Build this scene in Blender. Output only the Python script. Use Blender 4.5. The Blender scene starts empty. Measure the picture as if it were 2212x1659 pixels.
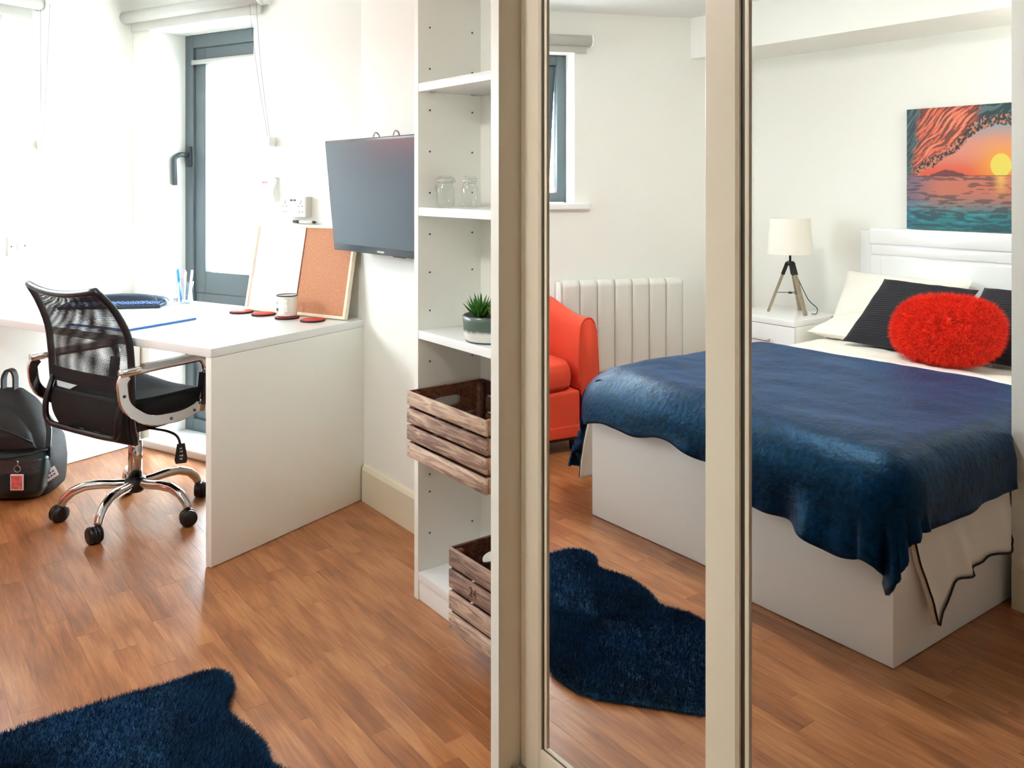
import bpy, bmesh, math, random
import numpy as np
from mathutils import Vector, Matrix, Euler
from mathutils import noise as mnoise
random.seed(7)
PI = math.pi
sc = bpy.context.scene
COL = sc.collection

# ------------------------------------------------------------------ camera
# World: +X runs along the mirrored wardrobe towards the viewer's side, +Y into the wardrobe, floor at z = 0.
FPX, CXP, YH, W, HH = 1897.0, 1160.0, 396.0, 2212.0, 1659.0
PHI = math.radians(37.43)
cam_d = bpy.data.cameras.new('camera'); cam = bpy.data.objects.new('camera', cam_d); COL.objects.link(cam)
cam.location = (0, 0, 1.30)
cam.rotation_euler = (PI / 2, 0, PI / 2 - PHI)
cam_d.sensor_width = 36.0; cam_d.lens = 36.0 * FPX / W
cam_d.shift_x = -(CXP - W / 2) / W
cam_d.shift_y = -(HH / 2 - YH) / W
cam_d.clip_start = 0.02
sc.camera = cam

# ------------------------------------------------------------------ view, world, daylight
sc.view_settings.view_transform = 'Standard'
try: sc.view_settings.look = 'None'
except Exception: pass
sc.view_settings.gamma = 1.0
sc.view_settings.use_curve_mapping = False
sc.view_settings.exposure = 0.66
wd = bpy.data.worlds.new('world'); sc.world = wd; wd.use_nodes = True
bg = wd.node_tree.nodes['Background']
bg.inputs[0].default_value = (0.86, 0.94, 1.0, 1); bg.inputs[1].default_value = 18.0
cy = sc.cycles
cy.max_bounces = 12; cy.diffuse_bounces = 6; cy.glossy_bounces = 8; cy.transmission_bounces = 10; cy.transparent_max_bounces = 16
cy.sample_clamp_indirect = 20.0
cy.caustics_reflective = False; cy.caustics_refractive = False

A1 = math.atan2(0.372, 0.928)          # the desk's window wall
O1 = Vector((-3.297, 1.616, 0))
A2 = math.atan2(-0.9219, 0.3877)       # the long side window wall
O2 = Vector((-4.749, 1.072, 0))
M1 = Matrix.Translation(O1) @ Matrix.Rotation(A1, 4, 'Z')   # local x right along wall (wall spans x<0), y outwards
M2 = Matrix.Translation(O2) @ Matrix.Rotation(A2, 4, 'Z')   # local x along wall from the corner, y into the room

# ------------------------------------------------------------------ materials
def s2l(c):
    return tuple(((x / 255) / 12.92 if x / 255 <= .04045 else ((x / 255 + .055) / 1.055) ** 2.4) for x in c)
def mat(name, col, rough=.5, metal=0, bump=0, bscale=60, spec=.5, sheen=0, sheen_tint=None, coat=0, vary=0, vscale=8, stretch=None):
    m = bpy.data.materials.new(name); m.use_nodes = True
    nt = m.node_tree; b = nt.nodes['Principled BSDF']
    c = s2l(col)
    b.inputs['Base Color'].default_value = (*c, 1)
    b.inputs['Roughness'].default_value = rough; b.inputs['Metallic'].default_value = metal
    b.inputs['Specular IOR Level'].default_value = spec
    b.inputs['Sheen Weight'].default_value = sheen
    b.inputs['Coat Weight'].default_value = coat
    if sheen_tint: b.inputs['Sheen Tint'].default_value = (*s2l(sheen_tint), 1); b.inputs['Sheen Roughness'].default_value = .35
    tc = nt.nodes.new('ShaderNodeTexCoord'); src = tc.outputs['Object']
    if stretch:
        mp = nt.nodes.new('ShaderNodeMapping'); mp.inputs['Scale'].default_value = stretch
        nt.links.new(src, mp.inputs['Vector']); src = mp.outputs['Vector']
    if vary:
        n = nt.nodes.new('ShaderNodeTexNoise'); n.inputs['Scale'].default_value = vscale; n.inputs['Detail'].default_value = 5
        nt.links.new(src, n.inputs['Vector'])
        r = nt.nodes.new('ShaderNodeValToRGB')
        r.color_ramp.elements[0].position = .3; r.color_ramp.elements[1].position = .7
        r.color_ramp.elements[0].color = (*[x * (1 - vary) for x in c], 1)
        r.color_ramp.elements[1].color = (*[min(1, x * (1 + vary)) for x in c], 1)
        nt.links.new(n.outputs['Fac'], r.inputs['Fac']); nt.links.new(r.outputs['Color'], b.inputs['Base Color'])
    if bump:
        n = nt.nodes.new('ShaderNodeTexNoise'); n.inputs['Scale'].default_value = bscale; n.inputs['Detail'].default_value = 4
        nt.links.new(src, n.inputs['Vector'])
        bp = nt.nodes.new('ShaderNodeBump'); bp.inputs['Strength'].default_value = bump; bp.inputs['Distance'].default_value = .01
        nt.links.new(n.outputs['Fac'], bp.inputs['Height']); nt.links.new(bp.outputs['Normal'], b.inputs['Normal'])
    return m
def bsdf(m): return m.node_tree.nodes['Principled BSDF']
def node(m, t, **k):
    n = m.node_tree.nodes.new(t)
    for a, v in k.items(): setattr(n, a, v)
    return n
def link(m, a, b): m.node_tree.links.new(a, b)

WALL = mat('wall_paint', (240, 240, 234), .85, bump=.04, bscale=90)
CEIL = mat('ceiling_paint', (234, 236, 234), .9)
SKIRT = mat('skirting_paint', (228, 220, 198), .45)
GLOSSW = mat('white_melamine', (236, 238, 238), .16, spec=.5)
SATINW = mat('satin_white_melamine', (240, 241, 235), .38)
BEDW = mat('bed_white_panel', (243, 245, 244), .30)
BLINDM = mat('grey_white_blind_fabric', (196, 196, 190), .7)
CHAINM = mat('bead_chain_grey', (96, 96, 92), .5)
CREAM = mat('cream_door_frame', (236, 225, 202), .34)
CREAMW = mat('pale_panel_edge', (236, 234, 224), .35)
DARKGAP = mat('dark_gap', (70, 66, 50), .5)
GREY = mat('grey_powder_coat', (92, 104, 110), .45)
GREYD = mat('dark_grey_powder_coat', (52, 60, 66), .4)
WHITEP = mat('white_plastic', (240, 241, 240), .3)
OFFW = mat('off_white_plastic', (214, 213, 202), .4)
BLACKP = mat('black_plastic', (18, 19, 24), .35)
BLACKR = mat('black_rubber', (14, 14, 16), .6)
CHROME = mat('chrome', (215, 213, 210), .09, metal=1)
STEEL = mat('brushed_steel', (190, 190, 188), .28, metal=1)
SEATF = mat('black_seat_fabric', (13, 14, 18), .9, bump=.3, bscale=500)
BAGF = mat('black_bag_nylon', (26, 28, 30), .62, bump=.25, bscale=300)
BAGG = mat('dark_green_bag_panel', (20, 44, 46), .36, bump=.2, bscale=60)
NAVYC = mat('navy_corduroy', (12, 13, 25), .85, sheen=.12)
REDF = mat('red_fur', (255, 56, 28), .75, sheen=.5, sheen_tint=(255, 120, 90), vary=.25, vscale=30)
LINEN = mat('white_linen', (238, 235, 226), .85, bump=.35, bscale=9)
PIPE = mat('black_piping', (14, 14, 18), .7)
ORANGE = mat('coral_upholstery', (232, 76, 46), .85, sheen=.25, sheen_tint=(255, 170, 150), bump=.3, bscale=400, vary=.08, vscale=6)
ORANGED = mat('coral_upholstery_seam', (150, 34, 20), .9)
RADW = mat('radiator_enamel', (226, 227, 219), .4)
MUGM = mat('mug_glaze', (240, 237, 228), .18, coat=.4)
DKRIM = mat('dark_rim', (40, 44, 58), .3)
COASTT = mat('coaster_top', (206, 62, 52), .7, vary=.2, vscale=40)
COASTE = mat('coaster_edge', (50, 14, 22), .8)
CORK = mat('cork', (208, 146, 112), .95, bump=.5, bscale=300, vary=.22, vscale=220)
PINE = mat('pale_pine_frame', (248, 232, 206), .5, vary=.08, vscale=30)
WBOARD = mat('whiteboard', (244, 246, 248), .15)
BLUEE = mat('blue_print', (70, 130, 215), .5)
BLUED = mat('blue_keys', (58, 96, 150), .35)
KEYB = mat('blue_black_shell', (30, 48, 68), .3)
LEAF = mat('succulent_leaf', (62, 122, 40), .42, vary=.3, vscale=25)
LEAF2 = mat('pale_succulent_leaf', (128, 140, 72), .45, vary=.25, vscale=25)
SOIL = mat('dark_gravel', (64, 50, 40), .9, bump=1, bscale=80, vary=.6, vscale=90)
TVB = mat('tv_bezel', (16, 22, 30), .22)
TVS = mat('tv_screen', (58, 74, 88), .22, spec=.6)
LEGW = mat('weathered_oak', (150, 138, 118), .6, vary=.2, vscale=20, stretch=(6, 6, 1))
SHADE = mat('lamp_shade_linen', (240, 237, 226), .9)
BRICK = mat('red_brick', (170, 88, 78), .9)
MORTAR = mat('brick_mortar', (176, 160, 148), .95)
PAVE = mat('pale_paving', (205, 205, 200), .9)
PINKP = mat('pink_print', (232, 120, 118), .4, vary=.35, vscale=60)
REDPR = mat('red_print', (225, 110, 100), .5)

def glass(name, col=(1, 1, 1), rough=0.0, thin=True):
    m = bpy.data.materials.new(name); m.use_nodes = True; nt = m.node_tree
    for n in list(nt.nodes):
        if n.type != 'OUTPUT_MATERIAL': nt.nodes.remove(n)
    out = [n for n in nt.nodes if n.type == 'OUTPUT_MATERIAL'][0]
    g = nt.nodes.new('ShaderNodeBsdfGlossy'); g.inputs['Roughness'].default_value = .02
    t = nt.nodes.new('ShaderNodeBsdfTransparent'); t.inputs[0].default_value = (*col, 1)
    lw = nt.nodes.new('ShaderNodeLayerWeight'); lw.inputs[0].default_value = .5
    pw = nt.nodes.new('ShaderNodeMath'); pw.operation = 'POWER'; pw.inputs[1].default_value = 4.5; nt.links.new(lw.outputs['Facing'], pw.inputs[0])
    f = nt.nodes.new('ShaderNodeMath'); f.operation = 'MULTIPLY_ADD'; f.inputs[1].default_value = .7; f.inputs[2].default_value = .035; nt.links.new(pw.outputs[0], f.inputs[0])
    mx = nt.nodes.new('ShaderNodeMixShader')
    nt.links.new(f.outputs[0], mx.inputs[0]); nt.links.new(t.outputs[0], mx.inputs[1]); nt.links.new(g.outputs[0], mx.inputs[2])
    nt.links.new(mx.outputs[0], out.inputs[0])
    return m
PANE = glass('window_glass', (.96, .98, .98))
JARG = glass('jar_glass', (.975, .985, .982))
ACRY = glass('clear_acrylic', (.94, .97, .985))
MIRROR = mat('mirror_silver', (243, 244, 242), 0.0, metal=1)
GLOW = mat('lit_glass_diffuser', (250, 250, 246), .4)
bsdf(GLOW).inputs['Emission Color'].default_value = (1, .97, .92, 1); bsdf(GLOW).inputs['Emission Strength'].default_value = 2.2

# planks: colour from a per-plank attribute plus stretched grain in world space
def make_floor_mat():
    m = mat('oak_laminate', (176, 112, 72), .30, spec=.65); b = bsdf(m)
    at = node(m, 'ShaderNodeAttribute', attribute_name='tint')
    geo = node(m, 'ShaderNodeNewGeometry')
    ad = node(m, 'ShaderNodeVectorMath', operation='MULTIPLY_ADD')
    link(m, at.outputs['Vector'], ad.inputs[0]); ad.inputs[1].default_value = (37, 19, 7); link(m, geo.outputs['Position'], ad.inputs[2])
    mp = node(m, 'ShaderNodeMapping'); mp.inputs['Scale'].default_value = (2.2, 26, 1); link(m, ad.outputs[0], mp.inputs['Vector'])
    n1 = node(m, 'ShaderNodeTexNoise'); n1.inputs['Scale'].default_value = 1.6; n1.inputs['Detail'].default_value = 7; n1.inputs['Distortion'].default_value = .9
    link(m, mp.outputs[0], n1.inputs['Vector'])
    mp2 = node(m, 'ShaderNodeMapping'); mp2.inputs['Scale'].default_value = (14, 190, 1); link(m, ad.outputs[0], mp2.inputs['Vector'])
    n2 = node(m, 'ShaderNodeTexNoise'); n2.inputs['Scale'].default_value = 1.0; n2.inputs['Detail'].default_value = 4; link(m, mp2.outputs[0], n2.inputs['Vector'])
    wv = node(m, 'ShaderNodeTexWave', wave_type='RINGS', rings_direction='Y'); wv.inputs['Scale'].default_value = .55; wv.inputs['Distortion'].default_value = 7; wv.inputs['Detail'].default_value = 3
    mp3 = node(m, 'ShaderNodeMapping'); mp3.inputs['Scale'].default_value = (1.6, 22, 1); link(m, ad.outputs[0], mp3.inputs['Vector']); link(m, mp3.outputs[0], wv.inputs['Vector'])
    r = node(m, 'ShaderNodeValToRGB'); e = r.color_ramp.elements
    e[0].position = .25; e[0].color = (*s2l((120, 72, 40)), 1); e[1].position = .75; e[1].color = (*s2l((192, 134, 86)), 1)
    k = e.new(.5); k.color = (*s2l((162, 102, 60)), 1)
    def math_(op, a, bb, v=None):
        q = node(m, 'ShaderNodeMath', operation=op)
        link(m, a, q.inputs[0])
        if bb is not None: link(m, bb, q.inputs[1])
        else: q.inputs[1].default_value = v
        return q.outputs[0]
    s = math_('MULTIPLY', n1.outputs['Fac'], None, .55)
    t = math_('MULTIPLY', n2.outputs['Fac'], None, .40)
    w = math_('MULTIPLY', wv.outputs['Fac'], None, .13)
    sep = node(m, 'ShaderNodeSeparateXYZ'); link(m, at.outputs['Vector'], sep.inputs[0])
    u = math_('MULTIPLY', sep.outputs[0], None, .14)
    a1 = math_('ADD', s, t); a2 = math_('ADD', a1, w); a3 = math_('ADD', a2, u); a4 = math_('SUBTRACT', a3, None, .11)
    link(m, a4, r.inputs['Fac']); link(m, r.outputs['Color'], b.inputs['Base Color'])
    bp = node(m, 'ShaderNodeBump'); bp.inputs['Strength'].default_value = .08; bp.inputs['Distance'].default_value = .002
    link(m, n2.outputs['Fac'], bp.inputs['Height']); link(m, bp.outputs['Normal'], b.inputs['Normal'])
    return m
FLOORM = make_floor_mat()
FLOORB = mat('floor_base', (90, 58, 38), .7)

def make_wood_mat(name, cols, scale):
    m = mat(name, cols[1], .75); b = bsdf(m)
    oi = node(m, 'ShaderNodeObjectInfo'); tc = node(m, 'ShaderNodeTexCoord')
    mp = node(m, 'ShaderNodeMapping'); mp.inputs['Scale'].default_value = scale
    ad = node(m, 'ShaderNodeVectorMath', operation='MULTIPLY_ADD'); cb = node(m, 'ShaderNodeCombineXYZ')
    link(m, oi.outputs['Random'], cb.inputs[0]); link(m, oi.outputs['Random'], cb.inputs[2])
    link(m, cb.outputs[0], ad.inputs[0]); ad.inputs[1].default_value = (31, 0, 17); link(m, tc.outputs['Object'], ad.inputs[2])
    link(m, ad.outputs[0], mp.inputs['Vector'])
    n = node(m, 'ShaderNodeTexNoise'); n.inputs['Scale'].default_value = 1; n.inputs['Detail'].default_value = 8; n.inputs['Distortion'].default_value = 1.6
    link(m, mp.outputs[0], n.inputs['Vector'])
    r = node(m, 'ShaderNodeValToRGB'); e = r.color_ramp.elements
    e[0].position = .3; e[0].color = (*s2l(cols[0]), 1); e[1].position = .72; e[1].color = (*s2l(cols[2]), 1)
    k = e.new(.5); k.color = (*s2l(cols[1]), 1)
    q = node(m, 'ShaderNodeMath', operation='MULTIPLY_ADD'); link(m, oi.outputs['Random'], q.inputs[0]); q.inputs[1].default_value = .22; q.inputs[2].default_value = -.1
    q2 = node(m, 'ShaderNodeMath', operation='ADD'); link(m, q.outputs[0], q2.inputs[0]); link(m, n.outputs['Fac'], q2.inputs[1])
    link(m, q2.outputs[0], r.inputs['Fac']); link(m, r.outputs['Color'], b.inputs['Base Color'])
    bp = node(m, 'ShaderNodeBump'); bp.inputs['Strength'].default_value = .4; bp.inputs['Distance'].default_value = .004
    link(m, n.outputs['Fac'], bp.inputs['Height']); link(m, bp.outputs['Normal'], b.inputs['Normal'])
    return m
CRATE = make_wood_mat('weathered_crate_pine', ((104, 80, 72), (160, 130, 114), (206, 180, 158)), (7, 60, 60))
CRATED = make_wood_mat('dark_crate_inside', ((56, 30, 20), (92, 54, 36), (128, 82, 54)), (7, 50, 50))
CRATEE = mat('crate_end_grain', (176, 134, 98), .8, vary=.3, vscale=60)
NAILM = mat('rusty_nail', (36, 24, 20), .7)

def make_velvet():
    m = mat('navy_crushed_velvet', (6, 12, 34), .46, spec=.5, sheen=.85, sheen_tint=(0, 98, 168)); b = bsdf(m)
    b.inputs['Sheen Roughness'].default_value = .3; b.inputs['Specular Tint'].default_value = (.05, .50, 1, 1)
    tc = node(m, 'ShaderNodeTexCoord')
    n = node(m, 'ShaderNodeTexNoise'); n.inputs['Scale'].default_value = 34; n.inputs['Detail'].default_value = 7; n.inputs['Distortion'].default_value = .8
    link(m, tc.outputs['Object'], n.inputs['Vector'])
    r = node(m, 'ShaderNodeValToRGB'); e = r.color_ramp.elements
    e[0].position = .35; e[0].color = (*s2l((3, 6, 20)), 1); e[1].position = .68; e[1].color = (*s2l((4, 34, 70)), 1)
    link(m, n.outputs['Fac'], r.inputs['Fac']); link(m, r.outputs['Color'], b.inputs['Base Color'])
    n3 = node(m, 'ShaderNodeTexNoise'); n3.inputs['Scale'].default_value = 55; n3.inputs['Detail'].default_value = 3; link(m, tc.outputs['Object'], n3.inputs['Vector'])
    bp = node(m, 'ShaderNodeBump'); bp.inputs['Strength'].default_value = .45; bp.inputs['Distance'].default_value = .006
    link(m, n3.outputs['Fac'], bp.inputs['Height']); link(m, bp.outputs['Normal'], b.inputs['Normal'])
    return m
VELVET = make_velvet()
RUGM = mat('navy_faux_fur', (6, 64, 102), .9, sheen=.2, sheen_tint=(20, 110, 160), vary=.32, vscale=9, bump=.3, bscale=120)

def make_mesh_fabric():
    m = bpy.data.materials.new('perforated_black_mesh'); m.use_nodes = True; nt = m.node_tree
    b = nt.nodes['Principled BSDF']; b.inputs['Base Color'].default_value = (*s2l((14, 15, 20)), 1); b.inputs['Roughness'].default_value = .7
    uv = node(m, 'ShaderNodeTexCoord')
    mp = node(m, 'ShaderNodeMapping'); mp.inputs['Scale'].default_value = (1, 1, 1); link(m, uv.outputs['UV'], mp.inputs['Vector'])
    vo = node(m, 'ShaderNodeTexVoronoi'); vo.inputs['Scale'].default_value = 1.0; vo.inputs['Randomness'].default_value = 0.0
    vo.voronoi_dimensions = '2D'
    link(m, mp.outputs[0], vo.inputs['Vector'])
    lt = node(m, 'ShaderNodeMath', operation='LESS_THAN'); link(m, vo.outputs['Distance'], lt.inputs[0]); lt.inputs[1].default_value = .335
    tr = node(m, 'ShaderNodeBsdfTransparent'); mx = node(m, 'ShaderNodeMixShader')
    out = [n for n in nt.nodes if n.type == 'OUTPUT_MATERIAL'][0]
    link(m, lt.outputs[0], mx.inputs[0]); link(m, b.outputs[0], mx.inputs[1]); link(m, tr.outputs[0], mx.inputs[2]); link(m, mx.outputs[0], out.inputs[0])
    return m
MESHF = make_mesh_fabric()
VCOL = mat('printed_canvas', (128, 128, 128), .5)
_a = node(VCOL, 'ShaderNodeAttribute', attribute_name='paint'); link(VCOL, _a.outputs['Color'], bsdf(VCOL).inputs['Base Color'])
PLANTER = mat('two_tone_stoneware', (230, 230, 222), .25)
_tc = node(PLANTER, 'ShaderNodeTexCoord'); _sp = node(PLANTER, 'ShaderNodeSeparateXYZ'); _n = node(PLANTER, 'ShaderNodeTexNoise'); _n.inputs['Scale'].default_value = 60
_ma = node(PLANTER, 'ShaderNodeMath', operation='MULTIPLY_ADD'); _ma.inputs[1].default_value = .012
_r = node(PLANTER, 'ShaderNodeValToRGB')
link(PLANTER, _tc.outputs['Object'], _sp.inputs[0]); link(PLANTER, _tc.outputs['Object'], _n.inputs['Vector'])
link(PLANTER, _n.outputs['Fac'], _ma.inputs[0]); link(PLANTER, _sp.outputs[2], _ma.inputs[2])
_e = _r.color_ramp.elements; _e[0].position = .033; _e[0].color = (*s2l((236, 238, 234)), 1); _e[1].position = .042; _e[1].color = (*s2l((92, 112, 104)), 1)
link(PLANTER, _ma.outputs[0], _r.inputs['Fac']); link(PLANTER, _r.outputs['Color'], bsdf(PLANTER).inputs['Base Color'])

# ------------------------------------------------------------------ mesh helpers
class MB:
    def __init__(s): s.v = []; s.f = []; s.sm = []; s.uv = {}
    def add(s, vs, fs, smooth=False, mtx=None):
        k = len(s.v)
        s.v += [tuple(mtx @ Vector(q)) if mtx else tuple(q) for q in vs]
        s.f += [tuple(i + k for i in f) for f in fs]; s.sm += [smooth] * len(fs)
        return s
    def box(s, lo, hi, bev=0, mtx=None, seg=2):
        bm = bmesh.new(); bmesh.ops.create_cube(bm, size=1)
        c = [(a + b) / 2 for a, b in zip(lo, hi)]; d = [abs(b - a) for a, b in zip(lo, hi)]
        for v in bm.verts: v.co = Vector((c[0] + v.co.x * d[0], c[1] + v.co.y * d[1], c[2] + v.co.z * d[2]))
        if bev: bmesh.ops.bevel(bm, geom=bm.edges[:] , offset=min(bev, min(d) * .45), segments=seg, affect='EDGES', profile=.7)
        s.bm(bm, bev > 0, mtx); return s
    def bm(s, bm, smooth=False, mtx=None):
        bm.verts.index_update()
        s.add([v.co.copy() for v in bm.verts], [[v.index for v in f.verts] for f in bm.faces], smooth, mtx); bm.free()
    def prism(s, pts, z0, z1, mtx=None, smooth=False):
        n = len(pts)
        vs = [(x, y, z0) for x, y in pts] + [(x, y, z1) for x, y in pts]
        s.add(vs, [tuple(range(n))[::-1], tuple(range(n, 2 * n))], False, mtx)
        k = len(s.v) - 2 * n
        for i in range(n):
            s.f.append((k + i, k + (i + 1) % n, k + n + (i + 1) % n, k + n + i)); s.sm.append(smooth)
        return s
    def lathe(s, prof, n=32, mtx=None, cap=True, sweep=2 * PI):
        vs = []; fs = []; m = len(prof); full = abs(sweep - 2 * PI) < 1e-6
        cnt = n if full else n + 1
        for i in range(cnt):
            a = sweep * i / n
            for r, z in prof: vs.append((r * math.cos(a), r * math.sin(a), z))
        for i in range(n):
            j = (i + 1) % cnt
            for k in range(m - 1): fs.append((i * m + k, j * m + k, j * m + k + 1, i * m + k + 1))
        if cap and full:
            if prof[0][0] > 1e-6: fs.append(tuple(i * m for i in range(n))[::-1])
            if prof[-1][0] > 1e-6: fs.append(tuple(i * m + m - 1 for i in range(n)))
        s.add(vs, fs, True, mtx); return s
    def cyl(s, p0, p1, r, r1=None, n=16, mtx=None):
        p0, p1 = Vector(p0), Vector(p1); d = p1 - p0; q = d.to_track_quat('Z', 'Y').to_matrix().to_4x4()
        M = Matrix.Translation(p0) @ q
        if mtx: M = mtx @ M
        return s.lathe([(r, 0), (r if r1 is None else r1, d.length)], n, M)
    def tube(s, pts, r, n=8, closed=False, mtx=None, rect=None, up=(0, 0, 1)):
        pts = [Vector(p) for p in pts]; m = len(pts); vs = []
        nrm = None
        for i, p in enumerate(pts):
            a = pts[i - 1] if (i > 0 or closed) else p; b = pts[(i + 1) % m] if (i < m - 1 or closed) else p
            t = (b - a).normalized()
            if nrm is None:
                nrm = Vector(up) - t * t.dot(Vector(up))
                if nrm.length < 1e-4: nrm = t.orthogonal()
            nrm = (nrm - t * nrm.dot(t)).normalized(); bi = t.cross(nrm)
            rr = r[i] if isinstance(r, (list, tuple)) else r
            if rect:
                hw, hh = rect
                for u, w in ((hw, hh), (-hw, hh), (-hw, -hh), (hw, -hh)): vs.append(p + bi * u + nrm * w)
            else:
                for k in range(n): a2 = 2 * PI * k / n; vs.append(p + (nrm * math.cos(a2) + bi * math.sin(a2)) * rr)
        if rect: n = 4
        fs = []
        for i in range(m if closed else m - 1):
            j = (i + 1) % m
            for k in range(n): fs.append((i * n + k, i * n + (k + 1) % n, j * n + (k + 1) % n, j * n + k))
        if not closed: fs += [tuple(range(n))[::-1], tuple((m - 1) * n + k for k in range(n))]
        s.add(vs, fs, not rect, mtx); return s
    def grid(s, fn, nu, nv, mtx=None, cu=False, cv=False, uv=None, smooth=True):
        vs = [fn(i / nu, j / nv) for i in range(nu + (0 if cu else 1)) for j in range(nv + (0 if cv else 1))]
        w = nv + (0 if cv else 1); h = nu + (0 if cu else 1); fs = []
        for i in range(nu):
            for j in range(nv):
                a, b, c, d = i * w + j, ((i + 1) % h) * w + j, ((i + 1) % h) * w + (j + 1) % w, i * w + (j + 1) % w
                fs.append((a, b, c, d))
                if uv: s.uv[len(s.f) + len(fs) - 1] = [uv(i / nu, j / nv), uv((i + 1) / nu, j / nv), uv((i + 1) / nu, (j + 1) / nv), uv(i / nu, (j + 1) / nv)]
        s.add(vs, fs, smooth, mtx); return s
    def mesh(s, name, m, fix=True):
        me = bpy.data.meshes.new(name); me.from_pydata(s.v, [], s.f)
        me.polygons.foreach_set('use_smooth', s.sm)
        if s.uv:
            ul = me.uv_layers.new(name='UVMap')
            for fi, c in s.uv.items():
                p_ = me.polygons[fi]
                for k, li in enumerate(p_.loop_indices): ul.data[li].uv = c[k]
        if fix and not s.uv:
            bm = bmesh.new(); bm.from_mesh(me); bmesh.ops.recalc_face_normals(bm, faces=bm.faces); bm.to_mesh(me); bm.free()
        me.materials.append(m); me.validate(); me.update()
        return me
    def build(s, name, m, parent=None, label=None, kind=None, fix=True, bevel=0):
        o = bpy.data.objects.new(name, s.mesh(name, m, fix)); COL.objects.link(o)
        if parent: o.parent = parent
        if label: o['label'] = label
        if kind: o['kind'] = kind
        if bevel:
            b = o.modifiers.new('bevel', 'BEVEL'); b.width = bevel; b.segments = 2; b.limit_method = 'ANGLE'
        return o

def thing(name, label, cat, loc=(0, 0, 0), rz=0, group=None, mtx=None):
    o = bpy.data.objects.new(name, None); COL.objects.link(o); o.empty_display_size = .1
    if mtx is not None: o.matrix_world = mtx
    else: o.location = loc; o.rotation_euler = (0, 0, rz)
    o['label'] = label; o['category'] = cat
    if group: o['group'] = group
    return o
def tag(o, label, cat, group=None):
    o['label'] = label; o['category'] = cat
    if group: o['group'] = group
    return o
def struct(mb, name, m, mtx=None, parent=None, bevel=0):
    o = mb.build(name, m, parent, bevel=bevel)
    if mtx is not None: o.matrix_world = mtx
    if not parent: o['kind'] = 'structure'
    return o
def at(M, x, y, z, rz=0): return M @ Matrix.Translation((x, y, z)) @ Matrix.Rotation(rz, 4, 'Z')
def dup(root, mtx, label):
    r = root.copy(); COL.objects.link(r); r.matrix_world = mtx; r['label'] = label
    for ch in root.children:
        c = ch.copy(); COL.objects.link(c); c.parent = r
        for g in ch.children:
            d = g.copy(); COL.objects.link(d); d.parent = c
    return r
def smooth01(t): t = max(0., min(1., t)); return t * t * (3 - 2 * t)
def rounded(pts, r, n=6, closed=False):
    """a polyline with its corners rounded"""
    pts = [Vector(p) for p in pts]; out = []; m = len(pts)
    for i, p in enumerate(pts):
        if not closed and i in (0, m - 1): out.append(p); continue
        a = pts[i - 1]; b = pts[(i + 1) % m]
        ra = min(r, (a - p).length * .48, (b - p).length * .48)
        s_ = p + (a - p).normalized() * ra; e_ = p + (b - p).normalized() * ra
        for k in range(n + 1):
            t = k / n; out.append(s_ * (1 - t) ** 2 + p * 2 * t * (1 - t) + e_ * t * t)
    return out
def text_part(txt, size, m, parent, M, name='lettering', depth=.0006):
    c = bpy.data.curves.new(name, 'FONT'); c.body = txt; c.size = size; c.extrude = depth; c.align_x = 'CENTER'; c.align_y = 'CENTER'
    t = bpy.data.objects.new('tmp', c); COL.objects.link(t)
    me = bpy.data.meshes.new_from_object(t); COL.objects.unlink(t); bpy.data.objects.remove(t)
    me.materials.clear(); me.materials.append(m)
    o = bpy.data.objects.new(name, me); COL.objects.link(o); o.parent = parent; o.matrix_local = M
    return o

CEILZ = 2.28
# ------------------------------------------------------------------ room shell
fb = MB().box((-5.3, -2.4, -.10), (1.6, 2.0, -.006)); floor = struct(fb, 'floor', FLOORB)
struct(MB().box((-5.3, -2.4, CEILZ), (1.6, 2.0, CEILZ + .12)), 'ceiling', CEIL)
# window wall behind the desk (opening x -1.42..-.675, z .03..2.06)
def holed(x0, x1, ox0, ox1, oz0, oz1, y0, y1, z1):
    b = MB()
    b.box((x0, y0, 0), (ox0, y1, z1)); b.box((ox1, y0, 0), (x1, y1, z1))
    b.box((ox0, y0, oz1), (ox1, y1, z1))
    if oz0 > 0: b.box((ox0, y0, 0), (ox1, y1, oz0))
    return b
struct(holed(-1.57, .10, -1.42, -.675, 0, 2.06, .035, .42, CEILZ), 'wall_desk', WALL, M1)
struct(holed(-.12, 3.62, .60, 2.285, 1.185, 2.055, -.42, 0, CEILZ), 'wall_side', WALL, M2)
struct(MB().box((-3.33, 1.632, 0), (-.2, 1.78, CEILZ)), 'wall_television', WALL)
struct(MB().box((-3.75, -2.30, 0), (-1.1, -2.136, CEILZ)), 'wall_headboard', WALL)
struct(MB().box((-1.257, -2.20, 0), (1.45, -.689, CEILZ)), 'wall_partition', WALL)
struct(MB().box((1.30, -.75, 0), (1.45, 1.78, CEILZ)), 'wall_right', WALL)
struct(MB().box((-.265, 1.04, 0), (1.35, 1.78, CEILZ)), 'wall_back', WALL)
struct(MB().box((-3.70, -2.15, 2.04), (-1.25, -1.70, CEILZ)), 'trim_1', WALL)   # boxed-in beam over the bed head
def skirt(L, mtx, name):
    pr = [(0, 0), (-.016, 0), (-.016, .128), (-.010, .143), (0, .148)]
    b = MB(); vs = [(0, y, z) for y, z in pr] + [(L, y, z) for y, z in pr]; n = len(pr)
    b.add(vs, [tuple(range(n)), tuple(range(n, 2 * n))[::-1]] + [(i, i + n, (i + 1) % n + n, (i + 1) % n) for i in range(n)])
    return struct(b, name, SKIRT, mtx)
skirt(.87, Matrix.Translation((-3.292, 1.632, 0)), 'baseboard_television')
skirt(2.5, Matrix.Translation((1.25, -.689, 0)) @ Matrix.Rotation(PI, 4, 'Z'), 'baseboard_partition')
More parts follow.
